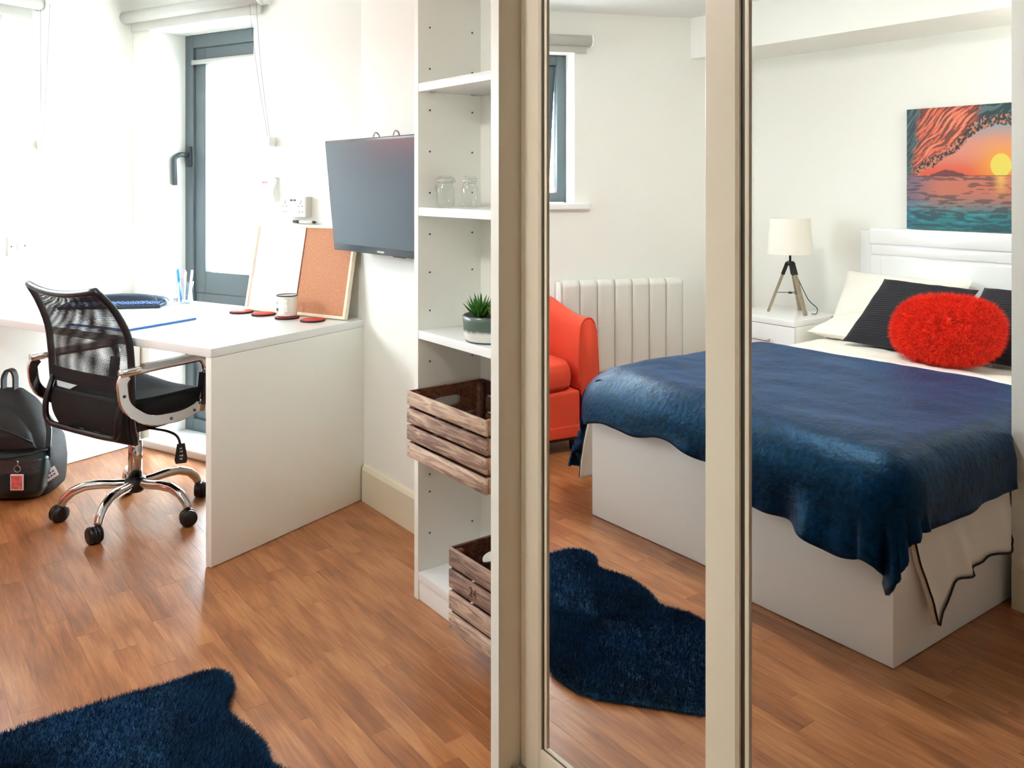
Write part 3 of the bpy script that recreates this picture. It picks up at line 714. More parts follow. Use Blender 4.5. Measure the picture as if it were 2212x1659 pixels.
# keyboard
kb = thing('keyboard', 'dark blue keyboard with raised back edge behind the chair on the desk', 'keyboard', mtx=Matrix.Translation((-4.315, .895, DZ)) @ Matrix.Rotation(math.radians(62), 4, 'Z'))
MB().box((-.215, -.075, .001), (.215, .06, .016), .005).build('tray', KEYB, kb)
def hump(u, v):
    x = -.217 + .434 * u; e_ = math.sin(PI * min(1, max(0, u))) ** .35; a = PI * v
    return (x, .075 - .032 * math.cos(a), .012 + .040 * math.sin(a) * e_)
MB().grid(hump, 30, 10).build('raised_back', KEYB, kb)
key = MB().box((-.0075, -.0075, .016), (.0075, .0075, .022), .002, seg=1).mesh('key', BLUED)
for r in range(5):
    for c_ in range(20):
        if r == 0 and 5 <= c_ <= 11:
            if c_ != 8: continue
        o = bpy.data.objects.new('key', key); COL.objects.link(o); o.parent = kb; o.location = (-.197 + c_ * .0206 + (r % 2) * .003, -.062 + r * .0205, 0)
        if r == 0 and c_ == 8: o.scale = (7.5, 1, 1)
# clear tape dispenser
td = thing('tape_dispenser', 'clear acrylic tape dispenser beside the keyboard', 'tape dispenser', mtx=Matrix.Translation((-4.235, 1.085, DZ)) @ Matrix.Rotation(math.radians(60), 4, 'Z'))
MB().box((-.075, -.028, .0008), (.075, .028, .014), .005).build('base', ACRY, td)
for yy in (-.020, .016): MB().prism([(-.06, .012), (.02, .012), (.012, .05), (-.02, .066), (-.055, .045)], 0, .004, Matrix.Translation((0, yy + .004, 0)) @ Matrix.Rotation(PI / 2, 4, 'X')).build('cheek', ACRY, td)
MB().lathe([(.013, 0), (.024, 0), (.024, .018), (.013, .018), (.013, 0)], 28, Matrix.Translation((-.022, .009, .038)) @ Matrix.Rotation(PI / 2, 4, 'X'), cap=False).build('tape_roll', ACRY, td)
MB().box((.050, -.018, .014), (.062, .018, .034), .002).build('cutter', STEEL, td)
# pen pot with pens
PPM = Matrix.Translation((-4.247, 1.185, DZ)) @ Matrix.Rotation(.3, 4, 'Z')
pp = thing('pen_pot', 'clear acrylic pen pot by the tall window', 'pen pot', mtx=PPM)
MB().lathe([(0, .001), (.034, .001), (.038, .10), (.036, .10), (.032, .005), (0, .005)], 6).build('cup', ACRY, pp)
for i, (c_, dx, dy, L, lb) in enumerate([((70, 180, 225), -.018, -.010, .15, 'light blue pen leaning left in the pen pot'), ((60, 150, 220), -.008, -.016, .155, 'mid blue pen second from the left in the pen pot'), ((235, 150, 200), .004, -.006, .150, 'pink pen in the middle of the pen pot'), ((240, 240, 245), .014, -.012, .145, 'white pen right of the pink one in the pen pot'), ((215, 225, 232), .020, .006, .152, 'pale grey pen rightmost in the pen pot')]):
    mm = mat('pen_plastic', c_, .35)
    t = thing('pen', lb, 'pen', mtx=PPM @ Matrix.Translation((dx * .8, dy, .006)) @ Matrix.Rotation(dx * 9, 4, 'Y') @ Matrix.Rotation(-dy * 3, 4, 'X'), group='pens in the clear pot')
    MB().lathe([(0, 0), (.002, .0), (.0048, .014), (.0048, L * .72), (0, L * .72)], 12).build('barrel', mm, t)
    MB().lathe([(.0052, L * .66), (.0058, L * .68), (.0056, L), (0, L + .001)], 12).build('cap', mm, t)

# ------------------------------------------------------------------ television
TVM = Matrix.Translation((-2.945, 1.515, 1.252)) @ Matrix.Rotation(math.radians(3.0), 4, 'Z') @ Matrix.Rotation(math.radians(5.5), 4, 'X')
tv = thing('television', 'flat black wall television tilted downwards left of the shelves', 'television', mtx=TVM)
TW, TH = .735, .438
MB().box((-TW / 2, -.012, -TH / 2), (TW / 2, .020, TH / 2), .004).build('bezel', TVB, tv)
MB().box((-TW / 2 + .009, -.0135, -TH / 2 + .028), (TW / 2 - .009, -.0118, TH / 2 - .010)).build('screen', TVS, tv)
MB().box((-.25, .020, -.17), (.25, .050, .13), .01).build('rear_housing', BLACKP, tv)
MB().box((-.025, -.0130, -TH / 2 + .008), (.025, -.0115, -TH / 2 + .0145)).build('badge', STEEL, tv)
MB().prism([(-.06, 0), (.06, 0), (.04, -.012), (-.04, -.012)], -.010, -.004, Matrix.Translation((.10, 0, -TH / 2 + .006)) @ Matrix.Rotation(PI / 2, 4, 'X')).build('control_strip', BLACKP, tv)
wb = thing('wall_bracket', 'wall bracket with two hook arms behind the television', 'bracket', mtx=Matrix.Translation((-2.945, 1.60, 1.252)))
MB().box((-.15, -.005, -.08), (.15, .032, .08), .003).build('wall_plate', BLACKP, wb)
for xx in (-.115, .045):
    b = MB(); b.box((xx - .012, -.028, -.16), (xx + .012, -.012, .20), .002)
    b.tube(rounded([(xx, -.02, .195), (xx, -.025, .238), (xx + .006, -.045, .246), (xx + .016, -.058, .226)], .012), .003, 8); b.build('hook_arm', STEEL, wb)

# ------------------------------------------------------------------ shelf unit
SX0, SX1, SY0, SY1 = -2.424, -1.512, 1.370, 1.628
su = thing('shelf_unit', 'tall open white shelf unit between the television and the mirrored wardrobe', 'shelves', (0, 0, 0))
MB().box((SX0, SY0, 0.001), (SX0 + .024, SY1, CEILZ - .003), .0008).build('side_panel', SATINW, su)
MB().box((SX1 - .024, SY0, 0.001), (SX1 - .002, SY1, CEILZ - .003), .0008).build('side_panel', SATINW, su)
MB().box((SX0 + .024, 1.604, .06), (SX1 - .024, 1.610, CEILZ - .003)).build('back_panel', SATINW, su)
MB().box((SX0 + .024, SY0 + .001, .061), (SX1 - .024, 1.604, .087), .0006).build('bottom_deck', GLOSSW, su)
MB().box((SX0 + .024, SY0 + .004, .001), (SX1 - .024, SY0 + .022, .060), .0006).build('plinth', GLOSSW, su)
SH = [.462, .842, 1.225, 1.612, 1.995]
for z in SH:
    MB().box((SX0 + .0245, SY0 + .001, z - .026), (SX1 - .0245, 1.603, z), .0008).build('shelf', GLOSSW, su)
b = MB()
for z in [.20, .33, .385, .52, .62, .74, .90, 1.02, 1.14, 1.27, 1.40, 1.53, 1.66, 1.79, 1.92]:
    for yy in (1.412, 1.571): b.lathe([(0, 0), (.0030, 0), (.0030, .0012), (0, .0012)], 10, Matrix.Translation((SX0 + .024, yy, z)) @ Matrix.Rotation(PI / 2, 4, 'Y'))
b.build('peg_holes', GREYD, su, kind='stuff')
for z in SH:
    for yy in (1.415, 1.565): MB().lathe([(0, -.003), (.009, -.003), (.009, 0), (0, 0)], 14, Matrix.Translation((SX0 + .040, yy, z - .026))).build('cam_fitting', STEEL, su)

# crates
def crate(M, label, L, D, Hh, marks=False, nsl=4, tilt=0):
    t = thing('wooden_crate', label, 'crate', mtx=M, group='slatted wooden crates in the shelf unit')
    g = .010; sh = (Hh - g * (nsl - 1)) / nsl; th = .009
    slat = MB().box((0, -th, 0), (L, 0, sh), .0012, seg=1).mesh('slat', CRATE)
    for k in range(nsl):
        for side in (0, 1):
            o = bpy.data.objects.new('slat', slat); COL.objects.link(o); o.parent = t
            o.location = (0, 0 if not side else D + th, k * (sh + g)); o.rotation_euler = (0, random.uniform(-.003, .003), 0)
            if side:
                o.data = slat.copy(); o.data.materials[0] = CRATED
            if not side:
                b = MB()
                for xx in (.012, L - .012):
                    for zz in (.28, .72): b.lathe([(0, 0), (.0017, 0), (.0012, .0008), (0, .0009)], 8, Matrix.Translation((xx + random.uniform(-.002, .002), -th, sh * zz)) @ Matrix.Rotation(PI / 2, 4, 'X'))
                nn = b.build('nail_heads', NAILM, o)
    for xx in (.002, L - .022 - .002 + .002):      # corner posts
        for yy in (.001, D - .023): MB().box((xx + .010, yy, .002), (xx + .030 if xx < .1 else xx + .012 + .0, yy + .022, Hh - .004), .001, seg=1).build('corner_post', CRATED, t)
    for s_, X in ((0, .0), (1, L - .010)):           # end panels; the top board has a hand hole
        for k in range(nsl):
            z0 = k * (sh + g)
            if k >= nsl - 2 and s_ == 0:
                continue
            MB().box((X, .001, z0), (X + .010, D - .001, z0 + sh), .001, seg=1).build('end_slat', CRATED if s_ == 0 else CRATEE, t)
        if s_ == 0:
            z0 = (nsl - 2) * (sh + g); z1 = Hh; zc = (z0 + z1) / 2 - .004; hw, hh = .055, .017
            n = 24; hole = [(D / 2 + hw * math.copysign(abs(math.cos(a)) ** .6, math.cos(a)), zc + hh * math.copysign(abs(math.sin(a)) ** .8, math.sin(a))) for a in [2 * PI * i / n for i in range(n)]]
            outer = []
            ca_ = math.atan2((z1 - z0) / 2, D / 2 - .001); snap = {}
            for t_ in (ca_, PI - ca_, PI + ca_, 2 * PI - ca_): snap[round(t_ / (2 * PI) * n) % n] = t_
            for a in [snap.get(i, 2 * PI * i / n) for i in range(n)]:
                dx, dz = math.cos(a), math.sin(a); k_ = min((D / 2 - .001) / max(abs(dx), 1e-6), ((z1 - z0) / 2) / max(abs(dz), 1e-6))
                outer.append((D / 2 + dx * k_, (z0 + z1) / 2 + dz * k_))
            vs = []; fs = []
            for x_ in (X, X + .010):
                vs += [(x_, p_[0], p_[1]) for p_ in hole] + [(x_, p_[0], p_[1]) for p_ in outer]
            for i in range(n):
                j = (i + 1) % n
                fs += [(i, j, n + j, n + i), (2 * n + i, 3 * n + i, 3 * n + j, 2 * n + j), (i, 2 * n + i, 2 * n + j, j), (n + i, n + j, 3 * n + j, 3 * n + i)]
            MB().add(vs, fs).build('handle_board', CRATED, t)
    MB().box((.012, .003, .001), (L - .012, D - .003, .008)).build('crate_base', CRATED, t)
    return t
crate(Matrix.Translation((-2.386, 1.331, SH[0] + .001)), 'slatted wooden crate on the second shelf up, below the succulents', .432, .262, .200)
crate(Matrix.Translation((-2.040, 1.268, .088)), 'slatted wooden crate on the bottom deck with stamped letters, beside the wardrobe', .425, .300, .224)
c2 = [o for o in bpy.data.objects if o.name.startswith('wooden_crate')][-1]
text_part('24', .036, CRATED, c2, Matrix.Translation((.120, -.0096, .142)) @ Matrix.Rotation(math.radians(0), 4, 'Y') @ Matrix.Rotation(PI / 2, 4, 'X'), 'stamped_lettering', .0003)

# jars
def jar(M, label, r, hh, first=None):
    t = thing('clip_jar', label, 'jar', mtx=M, group='clip-top glass jars')
    sq = lambda rr, a: rr / max(abs(math.cos(a)), abs(math.sin(a))) ** .55
    prof = [(0, .001), (r * .80, .001), (r * .97, .006), (r, .014), (r, hh * .55), (r * .95, hh * .66), (r * .80, hh * .72), (r * .78, hh * .80), (r * .82, hh * .82)]
    ins = [(r * .76, hh * .81), (r * .75, hh * .72), (r * .92, hh * .64), (r * .94, .014), (r * .7, .007), (0, .007)]
    MB().lathe(prof + ins, 40).build('body', JARG, t)
    MB().lathe([(0, hh * .90), (r * .6, hh * .91), (r * .64, hh * .985), (r * .72, hh), (r * .86, hh * .97), (r * .88, hh * .90), (r * .84, hh * .875), (0, hh * .875)], 40).build('lid', JARG, t)
    MB().lathe([(r * .84, hh * .825), (r * .90, hh * .835), (r * .90, hh * .868), (r * .84, hh * .873)], 32, cap=False).build('rubber_seal', OFFW, t)
    b = MB()
    b.tube([(r * .86 * math.cos(a), r * .86 * math.sin(a), hh * .775) for a in [i * PI / 12 for i in range(24)]], .0009, 6, closed=True)
    b.tube([(r * .92 * math.cos(a), r * .92 * math.sin(a), hh * .925) for a in [i * PI / 12 for i in range(24)]], .0009, 6, closed=True)
    b.tube([(r * .86, -.008, hh * .775), (r * 1.10, -.007, hh * .83), (r * 1.02, 0, hh * .92), (r * 1.10, .007, hh * .83), (r * .86, .008, hh * .775)], .0010, 6)
    b.tube([(-r * .86, .008, hh * .775), (-r * 1.08, .008, hh * .66), (-r * 1.18, 0, hh * .50), (-r * 1.08, -.008, hh * .66), (-r * .86, -.008, hh * .775), (-r * 1.02, 0, hh * .90)], .0010, 6)
    b.build('wire_clip', STEEL, t)
jar(Matrix.Translation((-2.352, 1.440, SH[2] + .0005)) @ Matrix.Rotation(.5, 4, 'Z'), 'larger clip-top glass jar on the left of the pair', .0290, .098)
jar(Matrix.Translation((-2.235, 1.455, SH[2] + .0005)) @ Matrix.Rotation(2.6, 4, 'Z'), 'smaller clip-top glass jar on the right of the pair', .0245, .096)

# planter with succulents
PT = Matrix.Translation((-2.115, 1.450, SH[1] + .0005))
pt = thing('planter', 'round stoneware planter, green-grey over white, holding succulents', 'planter', mtx=PT)
MB().lathe([(0, .0), (.070, .0), (.074, .004), (.080, .022), (.082, .060), (.083, .074), (.079, .076), (.076, .060), (.0, .058)], 48).build('bowl', PLANTER, pt)
MB().lathe([(0, .066), (.04, .068), (.0755, .063)], 32, cap=False).build('gravel', SOIL, pt)
MB().lathe([(.069, -.0002), (.0745, .002), (.0748, .004)], 48, cap=False).build('foot_line', DKRIM, pt)
def succulent(M, label, n, L, wd_, m, spread):
    t = thing('succulent', label, 'plant', mtx=M, group='succulents in the stoneware planter')
    for i in range(n):
        a = i * 2.39996; e_ = spread * math.sqrt((i + .5) / n); l_ = L * (.62 + .38 * math.cos(e_ * .5)) * random.uniform(.9, 1.05)
        d = Vector((math.sin(e_) * math.cos(a), math.sin(e_) * math.sin(a), math.cos(e_)))
        def lf(u, v, d=d, a=a, l_=l_):
            s_ = v; ww = wd_ * (math.sin(PI * min(.98, s_ * .8 + .14)) ** .7) * (1 - s_ ** 5); an = 2 * PI * u
            side = Vector((-math.sin(a), math.cos(a), 0)); up = d.cross(side)
            c_ = d * (s_ * l_) + Vector((0, 0, .012 * s_ * s_))
            return c_ + side * (math.cos(an) * ww) + up * (math.sin(an) * ww * .45)
        b = MB(); b.grid(lf, 6, 6, cu=True); b.build('leaf', m, t)
succulent(PT @ Matrix.Translation((-.030, -.018, .062)), 'bright green spiky succulent at the front left of the planter', 40, .066, .0062, LEAF, 1.15)
succulent(PT @ Matrix.Translation((.034, .010, .062)), 'pale olive rosette succulent behind, cut off by the wardrobe edge', 26, .055, .009, LEAF2, 1.25)

# ------------------------------------------------------------------ mirrored wardrobe
wr = thing('wardrobe', 'cream sliding wardrobe with two mirrored doors', 'wardrobe', (0, 0, 0))
WX0, WX1 = -1.482, -.30
MB().box((WX0 - .029, 1.037, .001), (WX0 - .0005, 1.628, CEILZ - .003), .0008).build('side_panel', CREAM, wr)
MB().box((WX0 - .029, 1.0355, .001), (WX0 - .0005, 1.0368, CEILZ - .003)).build('edge_strip', CREAMW, wr)
MB().box((WX1 + .0005, 1.037, .001), (WX1 + .028, 1.628, CEILZ - .003), .0008).build('side_panel', CREAM, wr)
MB().box((WX0, 1.040, .001), (WX1, 1.62, .080), .001).build('plinth', CREAM, wr)
b = MB()
for yy in (1.046, 1.066, 1.088, 1.108): b.box((WX0 + .001, yy, .080), (WX1 - .001, yy + .003, .090))
b.build('floor_track', STEEL, wr)
MB().box((WX0, 1.040, CEILZ - .06), (WX1, 1.14, CEILZ - .004), .001).build('top_track', CREAM, wr)
MB().box((WX0, 1.60, .08), (WX1, 1.606, CEILZ - .06)).build('back_panel', SATINW, wr)
def mdoor(name_label, x0, x1, yf, curved):
    z0, z1, sw = .091, CEILZ - .062, .068
    d = bpy.data.objects.new('door', None); COL.objects.link(d); d.parent = wr; d['label'] = name_label
    def stile(xa, xb, flip):
        # rounded hollow-section stile: cross-section swept upwards
        sec = [(0, .016), (0, .004), (.004, .0)] + ([(.020, -.001), (.040, .0)] if curved else [(.030, 0.0)]) + [(sw - .006, .0), (sw, .003), (sw, .010), (sw - .0, .016)]
        b = MB(); pts = [((xa + u) if not flip else (xb - u), yf + v) for u, v in sec]
        if flip: pts = pts[::-1]
        b.prism(pts, z0, z1); return b
    stile(x0, x0 + sw, False).build('stile', CREAM, d); stile(x1 - sw, x1, True).build('stile', CREAM, d)
    MB().box((x0 + sw, yf + .001, z0), (x1 - sw, yf + .016, z0 + .058), .001).build('bottom_rail', CREAM, d)
    MB().box((x0 + sw, yf + .001, z1 - .05), (x1 - sw, yf + .016, z1), .001).build('top_rail', CREAM, d)
    # gasket and inner lip round the glass
    b = MB(); gx0, gx1, gz0, gz1 = x0 + sw, x1 - sw, z0 + .058, z1 - .05
    for q, (m_, o_, t_, yy) in enumerate(((DARKGAP, 0, .009, .0065), (CREAM, .009, .008, .0045))):
        b = MB(); ring(b, gx0 + o_, gx1 - o_, gz0 + o_ * .6, gz1 - o_, t_, yf + yy, yf + .013, bev=.0008, tb=t_ * .6); b.build('gasket' if q == 0 else 'glazing_bead', m_, d)
    MB().box((gx0 + .010, yf + .008, gz0 + .006), (gx1 - .010, yf + .012, gz1 - .010)).build('mirror_glass', MIRROR, d)
    MB().box((x0 + .004, yf + .0165, z0 + .002), (x1 - .004, yf + .022, z1 - .002)).build('door_back', SATINW, d)
mdoor('left mirrored door, on the rear track', WX0 + .002, -.85, 1.088, True)
mdoor('right mirrored door, on the front track', -.9365, WX1 - .002, 1.047, False)

# ------------------------------------------------------------------ radiator
RX = 2.184; NR = 7; PITCH = .1043
rad = thing('radiator', 'white ribbed electric radiator on the side wall behind the armchair', 'radiator', mtx=at(M2, RX, 0, 0))
MB().box((-.005, .028, .235), (PITCH * NR - .01, .075, .735), .003).build('back_body', RADW, rad)
def ribf(u, v):
    z = .215 + .535 * v
    ez = min(1, min(v, 1 - v) / .02); pr = math.sqrt(max(0, 1 - (1 - ez) ** 2))
    sec = [(0, .068), (.0012, .097), (.0035, .1005), (.051, .1015), (.0985, .1005), (.1008, .097), (.102, .068)]
    t = u * 6; i = min(int(t), 5); f_ = t - i
    x = sec[i][0] * (1 - f_) + sec[i + 1][0] * f_; y_ = sec[i][1] * (1 - f_) + sec[i + 1][1] * f_
    ex = .004 * (1 - pr); return (x if abs(x - .051) < .04 else x + (ex if x < .05 else -ex), .066 + (y_ - .066) * (.25 + .75 * pr), z + .004 * math.sin(PI * u) * (1 if v > .98 else 0))
ribm = MB().grid(ribf, 12, 30).mesh('rib', RADW)
for k in range(NR):
    o = bpy.data.objects.new('rib', ribm); COL.objects.link(o); o.parent = rad; o.location = (k * PITCH, 0, 0)
MB().box((-.014, .010, .228), (-.002, .098, .742), .004).build('side_casing', WHITEP, rad)
MB().box((NR * PITCH - .001, .010, .228), (NR * PITCH + .010, .098, .742), .004).build('side_casing', WHITEP, rad)
for xx in (.15, .55): MB().box((xx, 0, .30), (xx + .03, .03, .70), .002).build('wall_bracket', STEEL, rad)

# ------------------------------------------------------------------ armchair (tub chair)
AC = Matrix.Translation((-3.625, -.345, 0)) @ Matrix.Rotation(math.radians(9), 4, 'Z')     # local +x faces the room
ac = thing('armchair', 'coral red fabric tub armchair in front of the radiator', 'armchair', mtx=AC)
HX, HW, RR = .33, .36, .36
path = []
for k in range(9): path.append((HX - .33 * k / 8 - .0, HW, 0))
for k in range(1, 24): a = PI / 2 + PI * k / 24; path.append((.0 + RR * 1.0 * math.cos(a), HW * math.sin(a), k / 24))
for k in range(9): path.append((.33 * k / 8, -HW, 1))
NPTH = len(path)
def topz(i):
    x = path[i][0]; return .645 + .095 * smooth01((.28 - x) / .55)
def tubf(u, v):
    i = min(int(round(v * (NPTH - 1))), NPTH - 1)
    x, y_, _ = path[i]; r = math.hypot(min(x, 0), y_) or 1
    if x >= 0: nx, ny = 0, math.copysign(1, y_)
    else: nx, ny = x / r, y_ / r
    T = topz(i); th = .092
    sec = [(0, .075), (.004, .085), (.004, .30), (.0, T - .07), (-.010, T - .025), (-.026, T - .004), (-.046, T), (-.068, T - .008), (-.086, T - .035), (-th, T - .08), (-th - .006, .46), (-th, .30)]
    t = u * (len(sec) - 1); k = min(int(t), len(sec) - 2); f_ = t - k
    o_ = sec[k][0] * (1 - f_) + sec[k + 1][0] * f_; z = sec[k][1] * (1 - f_) + sec[k + 1][1] * f_
    fl_ = .012 * math.sin(PI * min(1, max(0, (z - .1) / .5)))
    return (x + nx * (o_ + fl_ * (1 if u < .5 else 0)), y_ + ny * (o_ + fl_ * (1 if u < .5 else 0)), z)
shell = MB().grid(tubf, 33, NPTH - 1).build('shell', ORANGE, ac)
for sy in (0, 1):   # padded front panels of the arms with piping
    pts = [tubf(u / 33, sy) for u in range(34)]
    ctr = Vector((HX + .018, sum(p[1] for p in pts) / 34, .36))
    b = MB(); vs = [Vector(p) for p in pts] + [Vector((p[0] + .016, ctr.y + (p[1] - ctr.y) * .86, .36 + (p[2] - .36) * .965)) for p in pts] + [ctr + Vector((.006, 0, 0))]
    n = 34; fs = [(i, i + 1, n + i + 1, n + i) for i in range(n - 1)] + [(n - 1, 0, n, 2 * n - 1)] + [(n + i, n + i + 1, 2 * n) for i in range(n - 1)] + [(2 * n - 1, n, 2 * n)]
    b.add(vs, fs, True); fp = b.build('arm_front', ORANGE, ac)
    MB().tube([Vector(p) + Vector((.006, 0, 0)) for p in pts[1:]], .0055, 6).build('piping', ORANGED if False else ORANGE, fp)
def cushf(u, v):
    a = 2 * PI * u; ca, sa = math.cos(a), math.sin(a)
    sx = math.copysign(abs(ca) ** .42, ca); sy = math.copysign(abs(sa) ** .42, sa)
    rg = [(0, 0), (.9, .0), (.985, .02), (1, .06), (.985, .10), (.94, .128), (.6, .142), (0, .148)]
    t = v * 7; i = min(int(t), 6); f_ = t - i; r = rg[i][0] * (1 - f_) + rg[i + 1][0] * f_; z = rg[i][1] * (1 - f_) + rg[i + 1][1] * f_
    return (.05 + .305 * r * sx, .266 * r * sy, .300 + z)
MB().grid(cushf, 48, 21, cu=True).build('seat_cushion', ORANGE, ac)
MB().box((-.22, -.268, .085), (HX + .012, .268, .300), .02, seg=4).build('front_border', ORANGE, ac)
MB().box((-.24, -.270, .078), (HX + .016, .270, .135), .006).build('skirt_band', ORANGE, ac)
for sx in (-.22, .27):
    for sy in (-.27, .27): MB().cyl((sx, sy, .0), (sx * 1.02, sy * 1.0, .08), .018, .026, 14).build('foot', BLACKP, ac)
MB().box((-.25, -.30, .050), (.30, .30, .080), .01).build('base_lining', BLACKP, ac)

# ------------------------------------------------------------------ faux sheepskin rug
OUT = [(-2.398, .235), (-2.402, .33), (-2.396, .45), (-2.386, .56), (-2.378, .66), (-2.374, .712), (-2.352, .748), (-2.304, .757), (-2.25, .744), (-2.208, .716), (-2.180, .703), (-2.136, .705), (-2.06, .722), (-1.99, .728), (-1.945, .720), (-1.905, .712), (-1.86, .730), (-1.80, .752), (-1.73, .752), (-1.67, .732), (-1.61, .690), (-1.53, .628), (-1.46, .572), (-1.415, .500), (-1.405, .430), (-1.44, .360), (-1.51, .305), (-1.60, .262), (-1.68, .238), (-1.754, .234), (-1.80, .242), (-1.871, .266), (-1.909, .267), (-1.95, .245), (-1.99, .229), (-2.067, .218), (-2.13, .232), (-2.187, .247), (-2.235, .238), (-2.27, .205), (-2.315, .186), (-2.36, .192)]
def closed_curve(pts, n):
    out = []; m = len(pts)
    for i in range(m):
        p0, p1, p2, p3 = [Vector(pts[(i + k) % m]) for k in (-1, 0, 1, 2)]
        for k in range(n):
            t = k / n; out.append(.5 * (2 * p1 + (p2 - p0) * t + (2 * p0 - 5 * p1 + 4 * p2 - p3) * t * t + (3 * p1 - p0 - 3 * p2 + p3) * t ** 3))
    return out
rug = thing('rug', 'dark navy faux sheepskin rug with wavy edges on the wood floor', 'rug', (0, 0, 0))
OC = closed_curve([Vector((*p, 0)) for p in OUT], 6); NO = len(OC)
ctr = Vector((-1.93, .485, 0))
def rugp(i, s_):
    P = OC[i % NO]; q = ctr.lerp(P, s_); edge_ = smooth01((1 - s_) / .10)
    nz = mnoise.noise(Vector((q.x * 5, q.y * 9, 1))) * .006 + mnoise.noise(Vector((q.x * 16, q.y * 24, 3))) * .003
    return Vector((q.x, q.y, .006 + .018 * edge_ + nz * edge_))
RS = 26
b = MB(); vs = []; 
for i in range(NO):
    for j in range(RS + 1): vs.append(rugp(i, .02 + .98 * j / RS))
fs = [(i * (RS + 1) + j, ((i + 1) % NO) * (RS + 1) + j, ((i + 1) % NO) * (RS + 1) + j + 1, i * (RS + 1) + j + 1) for i in range(NO) for j in range(RS)]
k = len(vs); vs.append(Vector((ctr.x, ctr.y, .024))); fs += [(k, ((i + 1) % NO) * (RS + 1), i * (RS + 1)) for i in range(NO)]
b.add(vs, fs, True); b.prism([(p.x, p.y) for p in OC], .0005, .006); b.build('backing', RUGM, rug)
# pile: short blades
def fur(points, length, width, name, m, parent, seed=3, jit=.5, bend=None):
    rnd = np.random.RandomState(seed); P = np.array([p for p, _ in points]); N = np.array([n for _, n in points]); n = len(P)
    D = N + rnd.normal(0, jit, (n, 3));
    if bend is not None: D += np.array(bend)
    D /= np.linalg.norm(D, axis=1, keepdims=True)
    S = np.cross(D, rnd.normal(0, 1, (n, 3))); S /= np.linalg.norm(S, axis=1, keepdims=True)
    L = (length * rnd.uniform(.6, 1.15, (n, 1)))
    V = np.stack([P - S * width, P + S * width, P + D * L], 1).reshape(-1, 3)
    me = bpy.data.meshes.new(name); me.vertices.add(3 * n); me.vertices.foreach_set('co', V.ravel().astype(np.float32))
    me.loops.add(3 * n); me.loops.foreach_set('vertex_index', np.arange(3 * n, dtype=np.int32))
    me.polygons.add(n); me.polygons.foreach_set('loop_start', np.arange(0, 3 * n, 3, dtype=np.int32)); me.polygons.foreach_set('loop_total', np.full(n, 3, np.int32))
    me.update(calc_edges=True); me.materials.append(m)
    o = bpy.data.objects.new(name, me); COL.objects.link(o); o.parent = parent; o['kind'] = 'stuff'
    return o
pts = []
rr = np.random.RandomState(5)
for _ in range(90000):
    i = rr.randint(NO); f_ = rr.rand(); s_ = math.sqrt(rr.rand())
    q = rugp(i, s_).lerp(rugp(i + 1, s_), f_); e_ = smooth01((s_ - .93) / .07)
    d = (OC[i] - ctr); d.z = 0; d.normalize()
    pts.append((tuple(q), tuple(Vector((0, 0, 1 - .75 * e_)) + d * e_ * 1.1)))
fur(pts, .017, .0011, 'pile', RUGM, rug, jit=.45, bend=(.35, .25, 0))

# ------------------------------------------------------------------ bed
BX0, BX1, BYF, BYH = -2.603, -1.285, -.073, -2.055
bed = thing('bed', 'white ottoman double bed with tall glossy white headboard', 'bed', (0, 0, 0))
MB().box((BX0, BYH, .002), (BX1, BYF, .400), .002).build('base', BEDW, bed)
MB().box((BX0 + .01, BYH + .005, .400), (BX1 - .01, BYF - .01, .520), .03, seg=4).build('mattress', LINEN, bed)
hb = MB().box((-2.655, -2.110, .002), (-1.262, -2.075, 1.052), .006).build('headboard', GLOSSW, bed)
MB().box((-2.585, -2.077, .30), (-1.31, -2.060, 1.068), .010, seg=4).build('panel', GLOSSW, hb)
MB().box((-2.585, -2.062, .985), (-1.31, -2.052, 1.060), .006).build('top_moulding', GLOSSW, hb)
MB().box((-2.575, -2.062, .930), (-1.31, -2.054, .978), .004).build('moulding', GLOSSW, hb)
MB().box((-2.520, -2.063, .32), (-1.33, -2.052, .918), .006).build('inset_panel', GLOSSW, hb)

def drape(a, b_, xl, xr, yf, zt, r, flare, fold=0, ph=0, kf=30):
    """flat cloth point (a, b_) laid over a mattress and hanging past its edges"""
    cx_ = min(max(a, xl + r), xr - r); cy_ = min(b_, yf - r)
    oa = a - cx_; ob = b_ - cy_; L = math.hypot(oa, ob)
    crown = .012 * math.cos((cx_ - (xl + xr) / 2) * 2.2)
    if L < 1e-6: return Vector((a, b_, zt + crown))
    dx, dy = oa / L, ob / L; q = r * PI / 2
    if L < q: out = r * math.sin(L / r); down = r * (1 - math.cos(L / r))
    else:
        out = r + flare * (L - q); down = r + (L - q)
        par = cx_ * dy * kf + cy_ * dx * kf * .8 + math.atan2(dy, dx) * 3.5 + ph
        am = fold * smooth01((L - q) / .22)
        out += am * (math.sin(par) + .5 * math.sin(par * 2.3 + 1.2))
    return Vector((cx_ + dx * out, cy_ + dy * out, zt + crown - down))
